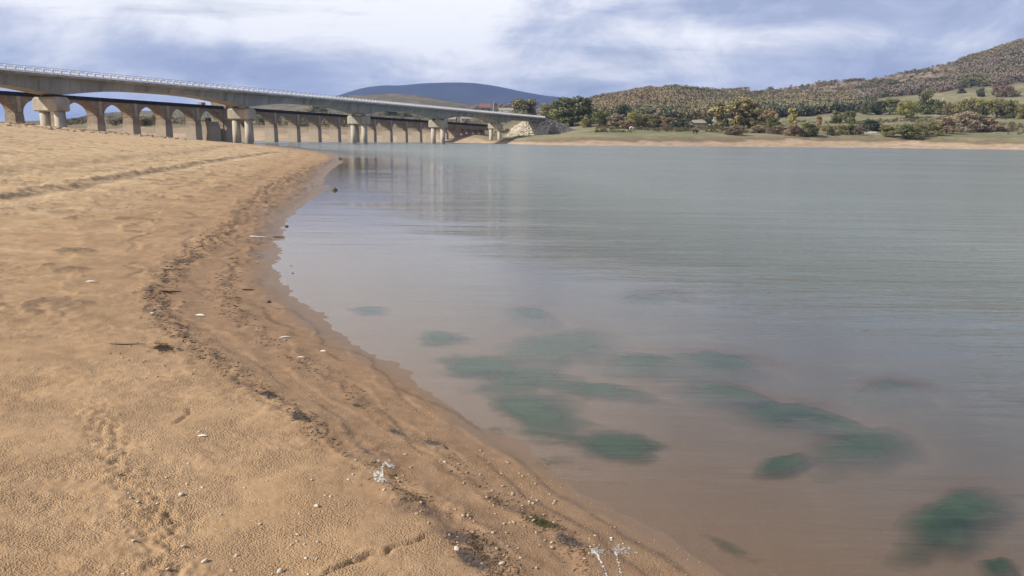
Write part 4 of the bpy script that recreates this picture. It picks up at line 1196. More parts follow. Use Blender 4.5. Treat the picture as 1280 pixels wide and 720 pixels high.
# hillside wood: one mass of crowns
def forest():
    r_ = np.random.default_rng(77)
    protos = []
    for v_ in range(6):
        protos.append(leaf_cloud(500 + v_, 'oak' if v_ < 4 else 'bush', 84, 0.32))
    cs, as_, bs_, ss, cols = [], [], [], [], []
    pal = {'brown': ((0.165, 0.135, 0.085), (0.255, 0.21, 0.13)), 'olive': ((0.13, 0.12, 0.065), (0.21, 0.19, 0.105)),
           'dark': ((0.06, 0.07, 0.045), (0.11, 0.118, 0.072)), 'rust': ((0.20, 0.15, 0.085), (0.30, 0.225, 0.135)), 'purple': ((0.155, 0.125, 0.10), (0.24, 0.195, 0.155))}
    n = 24000
    px = r_.uniform(698, 1330, n); tt = 2.95 + (5.02 - 2.95) * r_.random(n) ** 0.85
    Yk = np.array([np.interp(t, np.arange(9), [np.interp(p_, _pxs, FY[k]) for k in range(9)]) for p_, t in zip(px, tt)])
    x = np.array([ray(p_, 174)[0] for p_ in px]) * Yk; y = Yk
    z, t2 = far_z(x, y)
    na = fbm(x / 60, y / 60, 3, 601); nb2 = fbm(x / 22, y / 22, 2, 602)
    # keep probability
    keep = np.ones(n)
    field = (px > 1085) & (tt < 4.02 + 0.03 * nb2); keep[field] = 0
    keep[(px > 1010) & (px <= 1085) & (tt < 3.1)] = 0
    clear = np.exp(-(((px - 872) / 36) ** 2 + ((tt - 4.83) / 0.12) ** 2) * 1.2) > 0.35
    keep[clear] = 0.04
    heath_ = (px > 930) & (px < 1190) & (tt > 4.3 + 0.1 * na)
    keep[heath_] = np.where(na[heath_] + 0.6 * nb2[heath_] > 0.22, 0.7, 0.07)
    keep *= np.clip((y / 1000) ** 0.2, 0.7, 1)
    ok = r_.random(n) < keep
    for i in np.where(ok)[0]:
        c, a, b_, tint = protos[r_.integers(6)]
        hth = heath_[i]
        H = r_.uniform(4.5, 9.5) if not hth else r_.uniform(2.5, 5.5)
        W = H * (r_.uniform(1.2, 1.9) if not hth else r_.uniform(0.9, 1.4))
        low = tt[i] < 3.75 + 0.25 * na[i]
        u = float(np.clip(0.5 + 0.75 * na[i] + 0.35 * nb2[i] + 0.16 * r_.normal(), 0, 0.999))
        if px[i] < 850 and not low: k = 'rust' if u < 0.38 else ('brown' if u < 0.75 else 'olive')
        elif low: k = 'dark' if (u < 0.55 if px[i] > 930 else u < 0.2) else ('olive' if u < 0.8 else 'brown')
        elif px[i] > 1060: k = 'purple' if (u < 0.6 and tt[i] < 4.75) else ('rust' if u < 0.2 else ('brown' if u < 0.55 else ('olive' if u < 0.9 else 'dark')))
        else: k = 'brown' if u < 0.45 else ('olive' if u < 0.75 else ('dark' if u < 0.88 else 'rust'))
        c0, c1 = np.array(pal[k][0]), np.array(pal[k][1])
        q = c * np.array([W, W, H]) + np.array([x[i], y[i], z[i] - 0.6])
        cs.append(q); as_.append(a); bs_.append(b_); ss.append(np.full(len(c), H * 0.080) * r_.uniform(0.8, 1.2, len(c)))
        tv = np.clip(0.5 + (tint - 0.5) * 0.5 + r_.normal() * 0.28, 0, 1)[:, None]
        cols.append(c0 + (c1 - c0) * tv)
    V, Fq = quads(np.vstack(cs), np.vstack(as_), np.vstack(bs_), np.concatenate(ss))
    m, nt, b = new_mat('woodland_leaves'); nt.links.new(attr(nt, 'col', 'Color'), b.inputs['Base Color'])
    o = link('forest', mesh_np('forest', V, Fq, {'col': np.repeat(np.vstack(cols), 4, 0)}, smooth=False), m)
    tag(o, 'brown and olive autumn wood covering the hillside', None, None, 'stuff')


forest()


# hedges and thickets too small to tell apart on the left hills
def scrub(name, label, spots, n, seed, hs, pal, px_range, row_range):
    r_ = np.random.default_rng(seed)
    px = r_.uniform(*px_range, n); tt = r_.uniform(*row_range, n)
    Yk = np.array([np.interp(t, np.arange(9), [np.interp(p_, _pxs, FY[k]) for k in range(9)]) for p_, t in zip(px, tt)])
    x = np.array([ray(p_, 174)[0] for p_ in px]) * Yk
    z, _ = far_z(x, Yk); nn = fbm(x / 50, Yk / 50, 3, seed)
    ok = nn > spots
    protos = [leaf_cloud(900 + v_, 'bush', 44) for v_ in range(4)]
    cs, as_, bs_, ss, cols = [], [], [], [], []
    for i in np.where(ok)[0]:
        c, a, b_, tint = protos[r_.integers(4)]; H = r_.uniform(*hs)
        cs.append(c * np.array([H * 1.3, H * 1.3, H]) + np.array([x[i], Yk[i], z[i] - 0.3])); as_.append(a); bs_.append(b_); ss.append(np.full(len(c), H * 0.09))
        p0 = np.array(pal[r_.integers(len(pal))]); cols.append(p0 * (0.75 + 0.6 * tint[:, None]))
    V, Fq = quads(np.vstack(cs), np.vstack(as_), np.vstack(bs_), np.concatenate(ss))
    m, nt, b = new_mat(name + '_leaves'); nt.links.new(attr(nt, 'col', 'Color'), b.inputs['Base Color'])
    tag(link(name, mesh_np(name, V, Fq, {'col': np.repeat(np.vstack(cols), 4, 0)}, smooth=False), m), label, None, None, 'stuff')


scrub('undergrowth', 'dark scrub dotted over the slopes behind the bridges', 0.02, 2600, 31, (1.5, 4.5), [(0.10, 0.095, 0.05), (0.17, 0.135, 0.085), (0.22, 0.17, 0.11)], (60, 640), (1.6, 4.2))
scrub('undergrowth', 'low rough herbage along the top of the far beach', -0.1, 3400, 33, (0.8, 2.0), [(0.09, 0.09, 0.04), (0.16, 0.13, 0.06), (0.10, 0.075, 0.045)], (745, 1300), (1.3, 2.3))


# ------------------------------------------------------------------ village, farm and other far things
def house(px, base, wpx, hpx, label, wall, roof, rz=0.3, cat='house', name='house', win=True, depth_=0.8):
    g_ = far_at(px, base); Y = g_[1]; W = wpx / 1002 * Y; H = hpx / 1002 * Y; D = W * depth_
    o = empty(name, (g_[0], Y, g_[2] - 0.3), rz); tag(o, label, cat)
    eh = H * 0.6
    q = MB(); q.box((0, 0, eh / 2), (W, D, eh)); 
    b0 = len(q.v); q.v += [(-W / 2, -D / 2, eh), (-W / 2, D / 2, eh), (-W / 2, 0, H), (W / 2, -D / 2, eh), (W / 2, D / 2, eh), (W / 2, 0, H)]; q.f += [(b0, b0 + 1, b0 + 2), (b0 + 3, b0 + 5, b0 + 4)]
    q.build('wall', wall, o)
    rf = MB(); e = 0.35
    for sg in (-1, 1):
        rf.sweep([[(x_, sg * (D / 2 + e), eh - e * (H - eh) / (D / 2)), (x_, 0, H), (x_, 0, H + 0.25), (x_, sg * (D / 2 + e), eh + 0.25 - e * (H - eh) / (D / 2))] for x_ in (-W / 2 - e, W / 2 + e)])
    rf.build('roof', roof, o)
    if win:
        for x_ in (-W * 0.25, W * 0.25):
            q = MB(); q.box((x_, -D / 2 - 0.02, eh * 0.6), (W * 0.12, 0.1, eh * 0.3)); q.build('window', M['window_dark'], o)
        q = MB(); q.box((0, -D / 2 - 0.02, eh * 0.3), (W * 0.12, 0.1, eh * 0.6)); q.build('door', M['window_dark'], o)
    return o


house(606, 142, 15, 12, 'village house with a red tiled roof left of the church tower', M['stone_wall'], M['roof_red'], 0.2)
house(633, 143, 18, 8, 'long low house with a pale roof right of the church tower', M['house_wall'], M['roof_grey'], -0.1)
house(582, 153, 12, 8, 'small grey house framed just above the old stone bridge', M['house_wall'], M['roof_grey'], 0.1)
house(566, 153, 9, 7, 'smallest grey cottage above the old stone bridge', M['stone_wall'], M['roof_grey'], -0.2)
house(893.5, 151, 4.2, 8, 'small white house peeping out left of the large golden tree', M['white_wall'], M['roof_grey'], 1.4)
house(871, 158, 17, 7.5, 'low barn with a wide pale roof behind the pasture', M['stone_wall'], M['roof_grey'], 0.05, 'barn', 'barn', False, 1.0)
g_ = far_at(619, 142); Y = g_[1]; sc = Y / 1002
ch = empty('church', (g_[0], Y, g_[2] - 0.5), 0.25); tag(ch, 'dark stone church with a square belfry showing above the white railing', 'church')
q = MB(); q.box((0, 0, 6.5 * sc), (4.4 * sc, 4.4 * sc, 13 * sc)); tw = q.build('tower', M['stone_wall'], ch)
q = MB(); q.box((0, 0, 14 * sc), (3.0 * sc, 3.0 * sc, 2.2 * sc), 0, 0.6); q.build('belfry', M['stone_wall'], ch)
q = MB(); q.box((4.5 * sc, 0, 3.6 * sc), (5.5 * sc, 5 * sc, 7.2 * sc)); q.build('nave', M['stone_wall'], ch)
q = MB(); q.sweep([[(x_, -2.8 * sc, 7.2 * sc), (x_, 2.8 * sc, 7.2 * sc), (x_, 0, 9.0 * sc)] for x_ in (2.1 * sc, 7.4 * sc)]); q.build('roof', M['roof_grey'], ch)
for a in (-1, 1):
    q = MB(); q.box((a * 0.9 * sc, -2.22 * sc, 11 * sc), (0.7 * sc, 0.1, 1.6 * sc)); q.build('bell_opening', M['window_dark'], tw)


def cow(px, base, mat, label, rz):
    g_ = far_at(px, base)
    vs = [(0, 0, 1.15), (0.75, 0, 1.18), (1.15, 0, 1.05), (1.55, 0, 0.62), (-0.75, 0, 1.2), (0.62, 0.22, 0.8), (0.62, 0.22, 0.02), (0.62, -0.22, 0.8), (0.66, -0.22, 0.02),
          (-0.72, 0.22, 0.85), (-0.68, 0.22, 0.45), (-0.78, 0.22, 0.02), (-0.72, -0.22, 0.85), (-0.68, -0.22, 0.45), (-0.74, -0.22, 0.02), (-0.95, 0, 0.9)]
    es = [(0, 1), (1, 2), (2, 3), (0, 4), (1, 5), (5, 6), (1, 7), (7, 8), (4, 9), (9, 10), (10, 11), (4, 12), (12, 13), (13, 14), (4, 15)]
    rad = [0.40, 0.36, 0.22, 0.15, 0.35, 0.15, 0.07, 0.15, 0.07, 0.17, 0.10, 0.07, 0.17, 0.10, 0.07, 0.04]
    me = bpy.data.meshes.new('cow'); me.from_pydata(vs, es, []); 
    o = link('cow', me, mat); o.location = (g_[0], g_[1], g_[2]); o.rotation_euler = (0, 0, rz); o.scale = (1.25, 1.25, 1.25)
    md = o.modifiers.new('skin', 'SKIN')
    for k, r__ in enumerate(rad): me.skin_vertices[0].data[k].radius = (r__, r__)
    me.skin_vertices[0].data[0].use_root = True
    o.modifiers.new('sub', 'SUBSURF').levels = 1; o.modifiers['sub'].render_levels = 1
    tag(o, label, 'cow', 'cattle in the pasture')


cow(789, 163, M['cow_white'], 'white cow grazing below the dark russet bush', 0.2)
cow(886, 159.5, M['cow_white'], 'white cow grazing in front of the dark bush by the white house', 2.9)
cow(869, 167.5, M['cow_black'], 'small black cow alone on the open grass below the pale barn roof', 0.4)
g_ = far_at(1086.5, 166.5); Wt = 17 / 1002 * g_[1]
q = MB(); q.box((0, 0, 0.35), (Wt, 1.2, 0.8)); q.box((0, 0, 0.80), (Wt * 0.96, 0.8, 0.05))
tr_ = q.build('trough', M['white_wall']); tr_.location = g_; tag(tr_, 'long white stone trough under the dark flat topped bush', 'trough')
g_ = far_at(1176.5, 142); Hp = 19 / 1002 * g_[1]
q = MB(); q.tube([(0, 0, -0.5), (0, 0, Hp)], [0.22, 0.15], 8); q.box((0, 0, Hp - 0.8), (1.8, 0.14, 0.14))
po = q.build('utility_pole', M['white_wall']); po.location = g_; tag(po, 'pale pole standing among the trees behind the pasture', 'pole')

# ------------------------------------------------------------------ algae under the shallow water
m, nt, b = new_mat('submerged_algae')
p = geo_pos(nt)
c = mixc(nt, ramp(nt, noise(nt, p, 3.0, 5, 0.6), [(0.35, 0.0), (0.65, 1.0)]), (0.009, 0.040, 0.019), (0.030, 0.074, 0.029))
nt.links.new(c, b.inputs['Base Color'])
tr = nt.nodes.new('ShaderNodeBsdfTransparent'); mx = nt.nodes.new('ShaderNodeMixShader')
cov = ramp(nt, mth(nt, 'ADD', attr(nt, 'edge'), mth(nt, 'MULTIPLY', mth(nt, 'SUBTRACT', noise(nt, p, 3.0, 5, 0.65), 0.5), 1.1)), [(0.10, 0.0), (0.75, 0.95)])
nt.links.new(cov, mx.inputs[0]); nt.links.new(tr.outputs[0], mx.inputs[1]); nt.links.new(b.outputs[0], mx.inputs[2])
nt.links.new(mx.outputs[0], nt.nodes['Material Output'].inputs[0])
M['algae'] = m
for i, (c0, E1, E2, seed_, lab) in enumerate(PATCH):
    r_ = np.random.default_rng(700 + i); na_, nr_ = 48, 12
    th = np.repeat(np.arange(na_)[None] * 2 * np.pi / na_, nr_ + 1, 0).ravel(); f = np.repeat(np.arange(nr_ + 1)[:, None] / nr_ * 1.15, na_, 1).ravel()
    V = np.zeros((len(th), 3)); k_ = f * wobble(th, seed_)
    V[:, :2] = c0 + (k_ * np.cos(th))[:, None] * E1 + (k_ * np.sin(th))[:, None] * E2
    ed = np.clip(1.12 - f, 0, 1)
    dd = shore_dist(V[:, 0], V[:, 1]); bed = base_z(dd, V[:, 0], V[:, 1])
    dpt = np.maximum(-bed, 0)
    V[:, 2] = bed + 0.003 + np.minimum(0.8 * dpt, np.maximum(dpt - 0.006, 0)) * np.clip(ed * 1.8, 0, 1)
    ed = ed * sstep(0.0, 0.02, dpt)
    fc = [(j * na_ + a, j * na_ + (a + 1) % na_, (j + 1) * na_ + (a + 1) % na_, (j + 1) * na_ + a) for j in range(nr_) for a in range(na_)]
    o = link('algae_patch', mesh_np('algae_patch', V - np.array([c0[0], c0[1], 0]), np.array(fc)[:, ::-1], {'edge': ed}), M['algae'])
    o.location = (c0[0], c0[1], 0); tag(o, lab, 'algae patch', 'algae patches in the shallows')

# ------------------------------------------------------------------ small things on the sand
def surf(px, py):
    g_ = solve_grid(px, py)
    for _ in range(3):
        z = float(grid_z([g_[0]], [g_[1]])[0]); g_ = ground(px, py, z)
    return np.array([g_[0], g_[1], z])


PEB = [rock_proto(40 + i, 2) for i in range(6)]
PEBM = {}


def pebble(px, py, size, mat, label, name='pebble', group='pebbles on the sand', zoff=0.18):
    i = random.randrange(6)
    if (i, mat) not in PEBM:
        v, f_ = PEB[i]; me = mesh_np(name, v, f_); me.materials.append(M[mat]); PEBM[i, mat] = me
    g_ = surf(px, py); s = size
    o = link(name, PEBM[i, mat]); o.location = (g_[0], g_[1], g_[2] + s * zoff); o.rotation_euler = (random.uniform(-.3, .3), random.uniform(-.3, .3), random.random() * 6)
    o.scale = (s * random.uniform(0.9, 1.5), s * random.uniform(0.7, 1.0), s * random.uniform(0.6, 0.9))
    tag(o, label, name, group); return o


for (px, py, s, mat, lab) in [
    (227, 619, 0.030, 'pebble_pale', 'flat pale stone beside a small dark hole in the sand'),
    (288, 512, 0.022, 'pebble_pale', 'pointed pale pebble casting a thin shadow up the beach from the white shell'),
    (396, 633, 0.030, 'pebble_pale', 'pale pebble half buried near the middle of the lower beach'),
    (571, 687, 0.034, 'pebble_pale', 'largest pale pebble in the dark wrack at the bottom of the beach'),
    (350, 715, 0.034, 'pebble_pale', 'pale pebble at the end of the sand crease by the bottom edge'),
    (256, 702, 0.026, 'pebble_pale', 'pale pebble beside a smaller one on the rutted sand at the bottom'),
    (230, 683, 0.018, 'pebble_pale', 'small white pebble above the rutted sand'),
    (206, 458, 0.024, 'pebble', 'tan pebble in the dug sand above the white shell'),
    (244, 463, 0.024, 'pebble_pale', 'pale pebble beside the dug sand left of the wrack line'),
    (302, 470, 0.02, 'pebble_pale', 'pale pebble lying in the dark wrack line'),
    (556, 578, 0.018, 'shell', 'white chip on damp sand right of the left bird dropping'),
    (480, 613, 0.022, 'pebble_pale', 'pale pebble just below the left bird dropping'),
    (764, 673, 0.014, 'shell', 'tiny white chip just above the pair of bird droppings'),
    (628, 705, 0.024, 'pebble_pale', 'pale pebble in the damp sand at the bottom, left of the bird droppings'),
    (418, 238.5, 0.30, 'pebble_dark', 'dark stone lying in the water off the sandy bend'),
    (358, 283.5, 0.11, 'pebble_dark', 'dark stone at the water edge below the sandy bend'),
    (364, 333, 0.055, 'pebble_dark', 'small black stone in the calm water, upper of two'),
    (366, 342, 0.05, 'pebble_dark', 'small black stone in the calm water, lower of two'),
    (335, 378, 0.07, 'pebble_dark', 'dark flat stone on the wet sand where the bend turns'),
]: pebble(px, py, s, mat, lab, 'stone' if s > 0.05 else 'pebble', zoff=0.18 if s < 0.05 else 0.1)

r_ = np.random.default_rng(90)
zones = [((480, 700), (560, 720), 70, 'pebble', (0.010, 0.022), 'small tan pebble in the stony damp band right of the wrack line'),
         ((150, 460), (560, 720), 55, 'pebble_pale', (0.008, 0.018), 'small pale pebble strewn on the grainy lower beach left of the wrack line'),
         ((130, 260), (420, 480), 22, 'pebble', (0.014, 0.026), 'small clod like pebble in the disturbed sand above the white shell'),
         ((600, 780), (580, 700), 30, 'pebble_pale', (0.008, 0.015), 'little white pebble on the smooth damp sand near the water')]
for (x0, x1), (y0, y1), n, mat, (a, b_), lab in zones:
    k = 0
    while k < n:
        px, py = r_.uniform(x0, x1), r_.uniform(y0, y1)
        g_ = solve_grid(px, py); d = float(grid_look(GD, g_[0], g_[1])[0])
        ds_, _, sg = poly_dist(np.array([g_[0]]), np.array([g_[1]]), STRAND)
        s_ = -float(ds_[0] * sg[0])
        if d < 0.15: continue
        if 'right of' in lab and s_ > 0.1: continue
        if 'left of' in lab and s_ < 0.05: continue
        pebble(px, py, r_.uniform(a, b_), mat, lab); k += 1


def beach_scatter(n, seed, dens):
    r_ = np.random.default_rng(seed)
    px = r_.uniform(-40, 1000, n * 6); py = 250 + 480 * r_.random(n * 6) ** 0.8
    P = np.array([ground(a, b_, 0.12) for a, b_ in zip(px, py)])
    d = shore_dist(P[:, 0], P[:, 1])
    pr = dens(P[:, 0], P[:, 1], d)
    k = np.where((r_.random(len(pr)) < pr) & (d > 0.02))[0][:n]
    P = P[k]; P[:, 2] = grid_z(P[:, 0], P[:, 1], d[k])
    return P


def dens_gravel(x, y, d):
    a, _, s = poly_dist(x, y, STRAND); a = -a * s
    return np.clip(0.10 + 0.8 * np.exp(-((a + 0.35) / 0.3) ** 2) * sstep(-.2, .4, fbm(x * 1.5, y * 1.5, 3, 801)), 0, 1)


P = beach_scatter(5200, 61, dens_gravel)
rad = np.hypot(P[:, 0], P[:, 1])
scatter_mesh('gravel', P + np.array([0, 0, 0.001]), np.random.default_rng(62).uniform(0.003, 0.010, len(P)) * np.clip(rad / 5, 0.8, 3), M['pebble'], 63, flat=0.7, label='fine tan grit scattered over the beach')
P = beach_scatter(900, 64, dens_gravel); rad = np.hypot(P[:, 0], P[:, 1])
scatter_mesh('gravel', P + np.array([0, 0, 0.001]), np.random.default_rng(65).uniform(0.003, 0.008, len(P)) * np.clip(rad / 5, 0.8, 3), M['pebble_pale'], 66, flat=0.7, label='fine pale grit and shell bits scattered over the beach')


r_ = np.random.default_rng(68); px = r_.uniform(770, 985, 1500); py = r_.uniform(630, 735, 1500)
P = np.array([ground(a, b_, -0.01) for a, b_ in zip(px, py)]); d = shore_dist(P[:, 0], P[:, 1])
k = (d < 0.02) & (d > -0.34 - 0.1 * r_.random(len(d))) & (fbm(P[:, 0] * 4, P[:, 1] * 4, 3, 820) > -0.15)
P = P[k]; P[:, 2] = grid_z(P[:, 0], P[:, 1])
scatter_mesh('gravel', P + np.array([0, 0, -0.001]), r_.uniform(0.002, 0.008, len(P)), M['rock_tan'], 69, flat=0.7, label='tan grit lying under the shallow water at the bottom of the picture')


# wrack: countless bits of dead stalk along the two drift lines
def wrack_mesh(name, label, line, n, seed, spread, mat, lo=0.0, hi=1.0, long_=1.0, thr=-0.1):
    r_ = np.random.default_rng(seed)
    seg = np.linalg.norm(np.diff(line, axis=0), axis=1); cum = np.r_[0, np.cumsum(seg)]
    t = np.interp(r_.random(n) ** 1.0 * (hi - lo) + lo, np.linspace(0, 1, len(line)), cum)
    x = np.interp(t, cum, line[:, 0]); y = np.interp(t, cum, line[:, 1])
    rr = np.hypot(x, y); sc = np.clip(rr / 6, 0.8, 6)
    x = x + r_.normal(size=n) * spread * sc; y = y + r_.normal(size=n) * spread * sc * 1.0
    ok = (fbm(x * 2 / sc, y * 2 / sc, 3, seed + 3) > thr) & (shore_dist(x, y) > 0.05)
    x, y, sc = x[ok], y[ok], sc[ok]; n = len(x); z = grid_z(x, y)
    q = MB()
    for i in range(n):
        a = r_.random() * 6.28; L = r_.uniform(0.010, 0.04) * sc[i] ** 0.8 * long_; w_ = r_.uniform(0.001, 0.0025) * sc[i] ** 0.8
        p0 = np.array([x[i], y[i], z[i] + w_ * 0.6]); dv = np.array([math.cos(a), math.sin(a), r_.uniform(-0.05, 0.15)]) * L / 2; bend = np.array([-math.sin(a), math.cos(a), 0.2]) * L * r_.uniform(-0.2, 0.2)
        q.tube([p0 - dv, p0 + bend, p0 + dv], w_, 4)
    tag(q.build(name, mat), label, None, None, 'stuff')


wrack_mesh('drift_litter', 'dark dead stalks strewn along the upper drift line', STRAND, 2600, 21, 0.06, M['twig'], 0.12, 1.0)
wrack_mesh('drift_litter', 'thin dead stalks along the lower drift line near the water', STRAND2, 1200, 22, 0.07, M['twig'], 0.15, 1.0, 0.9, 0.0)


def clump(px, py, size, mat, label, n, seed, elong=2.2, cat='weed clump'):
    size *= 0.75
    r_ = np.random.default_rng(seed); g_ = surf(px, py); q = MB(); th = r_.uniform(-0.9, -0.5)
    ca, sa = math.cos(th), math.sin(th)
    for i in range(n * 4):
        u = r_.normal() * size * 0.35 * elong; v = r_.normal() * size * 0.35
        x_, y_ = u * ca - v * sa, u * sa + v * ca
        z_ = float(grid_z([g_[0] + x_], [g_[1] + y_])[0]) - g_[2]
        a = r_.random() * 6.28; L = r_.uniform(0.12, 0.34) * size; w_ = size * r_.uniform(0.004, 0.010)
        p0 = np.array([x_, y_, z_ + w_ + r_.random() * size * 0.06]); dv = np.array([math.cos(a), math.sin(a), r_.uniform(-.1, .15)]) * L / 2
        q.tube([p0 - dv, p0 + np.array([0, 0, L * 0.06]), p0 + dv], w_, 4)
    na_, nr_ = 18, 5; b0 = len(q.v)
    for j in range(nr_ + 1):
        for k in range(na_):
            t_ = 2 * math.pi * k / na_; f_ = j / nr_ * (1 + 0.35 * math.sin(3 * t_ + seed) * math.sin(5 * t_ + 2 * seed))
            u, v = f_ * size * 0.50 * elong * math.cos(t_), f_ * size * 0.50 * math.sin(t_); x_, y_ = u * ca - v * sa, u * sa + v * ca
            z_ = float(grid_z([g_[0] + x_], [g_[1] + y_])[0]) - g_[2]
            q.v.append((x_, y_, z_ + (0.001 + size * 0.02 * r_.random()) * (1 if j < nr_ else -2)))
    q.f += [(b0 + j * na_ + k, b0 + (j + 1) * na_ + k, b0 + (j + 1) * na_ + (k + 1) % na_, b0 + j * na_ + (k + 1) % na_) for j in range(nr_) for k in range(na_)]
    o = q.build('weed_clump', mat); o.location = g_; tag(o, label, cat, 'clumps of washed up weed')


for i, a in enumerate([
    (541, 554, 0.10, M['weed_dark'], 'dark washed up weed tuft with a black stub, on smooth damp sand', 46),
    (494, 540, 0.08, M['weed_dark'], 'small dark weed tuft up the beach from the one with a black stub', 36),
    (446, 507, 0.07, M['weed_green'], 'tiny greenish weed tuft between drift lines, farthest up the shore', 30),
    (680, 655, 0.12, M['weed_green'], 'olive green weed clump near the bottom, left of the bird droppings', 60),
    (712, 676, 0.11, M['weed_dark'], 'purplish dark weed clump next to the olive green one', 56),
    (590, 700, 0.13, M['weed_dark'], 'purplish dark weed heap at the bottom end of the wrack', 64),
    (572, 672, 0.11, M['weed_dark'], 'dark weed heap beside the largest pale pebble', 56),
    (376, 522, 0.14, M['weed_dark'], 'dark ragged weed streak at the lower end of the upper drift line', 60),
    (335, 492, 0.14, M['weed_dark'], 'dark weed patch in the middle of the upper drift line', 60),
    (205, 435, 0.20, M['twig'], 'dark twig heap where the upper drift line turns', 50),
]): clump(*a, seed=1000 + i)


def stick(px, py, L, w_, ang, mat, label, name='stick', cat='stick', group='sticks on the shore'):
    g_ = surf(px, py); q = MB(); r__ = random.Random(int(px))
    n = 5; pts = []
    for k in range(n):
        t = k / (n - 1) - 0.5
        x_, y_ = t * L * math.cos(ang), t * L * math.sin(ang)
        z_ = float(grid_z([g_[0] + x_], [g_[1] + y_])[0]) - g_[2]
        pts.append((x_ + r__.uniform(-1, 1) * L * 0.03, y_ + r__.uniform(-1, 1) * L * 0.03, max(z_, -g_[2] * 0) + w_ * 1.1))
    q.tube(pts, [w_ * 0.5, w_, w_, w_ * 0.9, w_ * 0.4], 6)
    o = q.build(name, mat, smooth=True); o.location = g_; tag(o, label, cat, group)


stick(212, 366, 0.26, 0.012, 0.25, M['twig'], 'short dark stick lying right of the upper drift line bend')
stick(323, 297, 0.34, 0.012, 0.05, M['shell'], 'bleached pale stick on the wet sand near the water')
stick(348, 297, 0.24, 0.012, -0.05, M['twig'], 'dark stick at the water edge beside the bleached one')
stick(160, 431, 0.30, 0.005, 0.12, M['twig'], 'thin dark rod added for a crease in the dry sand left of the drift line')  # dark rod put in for the line of a sand crease
stick(310, 363, 0.16, 0.009, 0.05, M['twig'], 'dark twig on the wet sand above the dark flat stone')
stick(556, 560, 0.05, 0.006, -1.2, M['twig'], 'black stub of twig beside the dark weed tuft')


def shell(px, py, L, W, ang, label, name='shell', group='shells on the sand'):
    g_ = surf(px, py); n, k = 14, 7; V = []; Fc = []
    for i in range(n + 1):
        u = i / n; half = W / 2 * (math.sin(math.pi * u) ** 0.7) * (1.15 - 0.4 * u)
        for j in range(k + 1):
            v = j / k * 2 - 1
            V.append(((u - 0.5) * L, v * half + 0.12 * L * math.sin(math.pi * u), 0.30 * W * math.sin(math.pi * u) * (1 - v * v) + 0.001))
    V = np.array(V); ca, sa = math.cos(ang), math.sin(ang)
    V = np.c_[V[:, 0] * ca - V[:, 1] * sa, V[:, 0] * sa + V[:, 1] * ca, V[:, 2]]
    o = link(name, mesh_np(name, V, grid_faces(n + 1, k + 1)), M['shell']); o.location = (g_[0], g_[1], g_[2] + 0.002)
    md = o.modifiers.new('thick', 'SOLIDIFY'); md.thickness = 0.0015
    tag(o, label, name, group)


shell(253, 545.5, 0.060, 0.026, 0.05, 'largest white shell, curved, on the bare sand of the lower beach')
shell(249, 540, 0.016, 0.012, 0.8, 'small cream shell chip just above the largest white shell')
shell(258, 536, 0.012, 0.010, 0.3, 'tiniest cream shell chip, upper of two beside the largest white shell')
shell(113, 352.5, 0.14, 0.05, 0.3, 'pale shell fragment alone far up the dry sand')
shell(250, 394.5, 0.12, 0.04, -0.2, 'white shell on the damp sand right of the drift line bend')
shell(356, 422, 0.11, 0.03, 0.45, 'slim white shell near the water below the bend')
shell(404, 439.5, 0.06, 0.03, -0.2, 'white shell bit at the wet edge right of the slim white shell')
shell(376, 447, 0.07, 0.018, 0.0, 'thin pale shell sliver below the slim white shell')
shell(190, 392, 0.05, 0.03, 0.0, 'white shell bit inside the drift line bend')

m, nt, b = new_mat('bird_lime'); p = geo_pos(nt)
nn = noise(nt, p, 90, 5, 0.7)
c = mixc(nt, attr(nt, 'core'), (0.36, 0.32, 0.27), (0.80, 0.78, 0.74)); nt.links.new(c, b.inputs['Base Color'])
tr = nt.nodes.new('ShaderNodeBsdfTransparent'); mx = nt.nodes.new('ShaderNodeMixShader')
nt.links.new(ramp(nt, mth(nt, 'ADD', attr(nt, 'cover'), mth(nt, 'MULTIPLY', mth(nt, 'SUBTRACT', nn, 0.5), 2.4)), [(0.36, 0.0), (0.60, 0.92)]), mx.inputs[0])
nt.links.new(tr.outputs[0], mx.inputs[1]); nt.links.new(b.outputs[0], mx.inputs[2]); nt.links.new(mx.outputs[0], nt.nodes['Material Output'].inputs[0])
M['lime'] = m


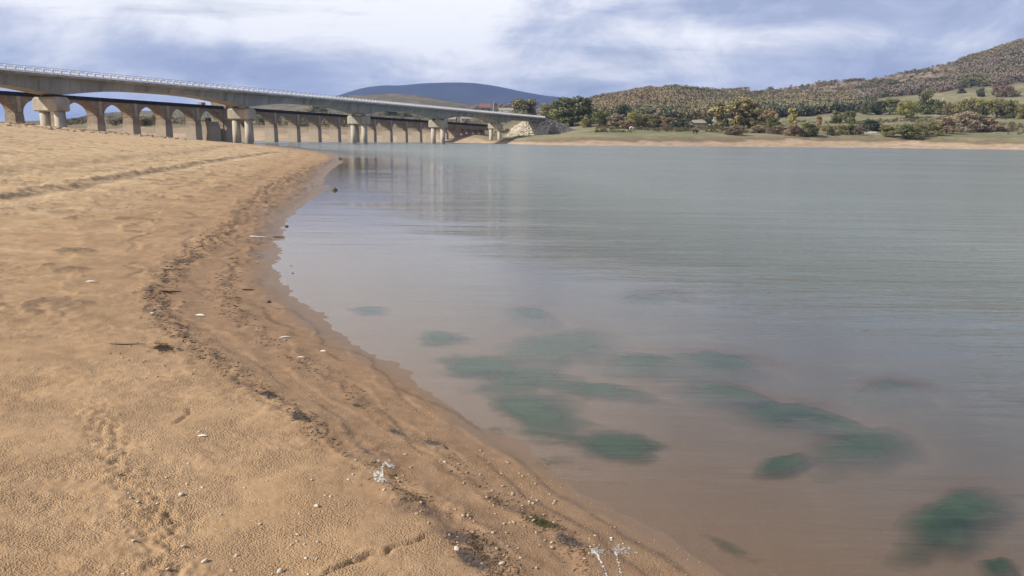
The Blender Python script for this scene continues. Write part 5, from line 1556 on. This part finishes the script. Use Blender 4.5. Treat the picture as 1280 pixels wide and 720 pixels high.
def dropping(strokes, label, tail=None):
    """splash of bird lime: an irregular thin crust over the sand; strokes are (px, py, radius px, whiteness)"""
    xs = [s[0] for s in strokes]; ys = [s[1] for s in strokes]
    x0, x1, y0, y1 = min(xs) - 22, max(xs) + 22, min(ys) - 18, max(ys) + 18
    cxp = surf((x0 + x1) / 2, (y0 + y1) / 2); n = 90; pxx, pyy = np.meshgrid(np.linspace(x0, x1, n), np.linspace(y0, y1, n))
    P = np.array([ground(a, b_, cxp[2]) for a, b_ in zip(pxx.ravel(), pyy.ravel())]); z = grid_z(P[:, 0], P[:, 1])
    cov = np.zeros(n * n); core = np.zeros(n * n)
    for (sx_, sy_, rp, wht) in strokes:
        q = np.exp(-(((pxx - sx_) / rp) ** 2 + ((pyy - sy_) / (rp * 0.75)) ** 2)).ravel()
        cov = np.maximum(cov, q * (0.62 + 0.4 * wht)); core = np.maximum(core, q * wht)
    V = np.c_[P[:, 0], P[:, 1], z + 0.0020 + 0.003 * core] - cxp
    fc = grid_faces(n, n); fc = fc[(cov[fc] > 0.12).any(axis=1)]
    o = link('bird_dropping', mesh_np('bird_dropping', V, fc, {'cover': cov, 'core': np.clip(core * 1.5, 0, 1)}), M['lime']); o.location = cxp
    tag(o, label, 'dropping', 'bird droppings on the sand')


def streak(pts, r0, wht):
    out = []
    for (x0, y0), (x1, y1) in zip(pts[:-1], pts[1:]):
        for k in range(7):
            if random.random() < 0.22: continue
            t = k / 7; out.append((x0 + (x1 - x0) * t + random.uniform(-.9, .9), y0 + (y1 - y0) * t, r0 * random.uniform(0.5, 1.25), wht * random.uniform(0.5, 1)))
    return out


def fan(cx, cy, wx_, wy_, n, wht):
    return [(cx + random.gauss(0, wx_), cy + random.gauss(0, wy_), random.uniform(1.5, 3.2), wht * random.uniform(0.3, 1)) for _ in range(n)]


dropping(streak([(482, 577), (478, 585), (477, 592), (473, 600)], 1.7, 0.6) + fan(475, 593, 6, 5, 22, 0.5) + fan(483, 579, 5, 3, 14, 0.5), 'faded white bird dropping splashed on the sand by the wrack, left of the other two')
dropping(streak([(738, 688), (747, 695), (752, 704), (756, 714), (759, 724)], 1.5, 0.95) + fan(748, 690, 6, 3, 24, 0.30), 'fresh white bird dropping with a grey fan, left one of the pair at the bottom')
dropping(streak([(768, 690), (772, 699), (773, 708), (775, 716), (777, 724)], 1.5, 0.95) + fan(776, 687, 7, 3.2, 28, 0.30) + [(764, 675, 1.6, 0.9)], 'fresh white bird dropping with a grey fan, right one of the pair at the bottom')

# ------------------------------------------------------------------ air
q = MB(); q.box((0, 6200, 298), (13000, 13400, 610))
hz_o = q.build('haze', None)
m = bpy.data.materials.new('haze'); m.use_nodes = True; nt = m.node_tree; nt.nodes.clear()
vo = nt.nodes.new('ShaderNodeVolumePrincipled'); vo.inputs['Color'].default_value = (0.33, 0.50, 1.0, 1); vo.inputs['Density'].default_value = 8e-5; vo.inputs['Anisotropy'].default_value = 0.0
om = nt.nodes.new('ShaderNodeOutputMaterial'); nt.links.new(vo.outputs[0], om.inputs['Volume'])
hz_o.data.materials.append(m); tag(hz_o, kind='stuff')
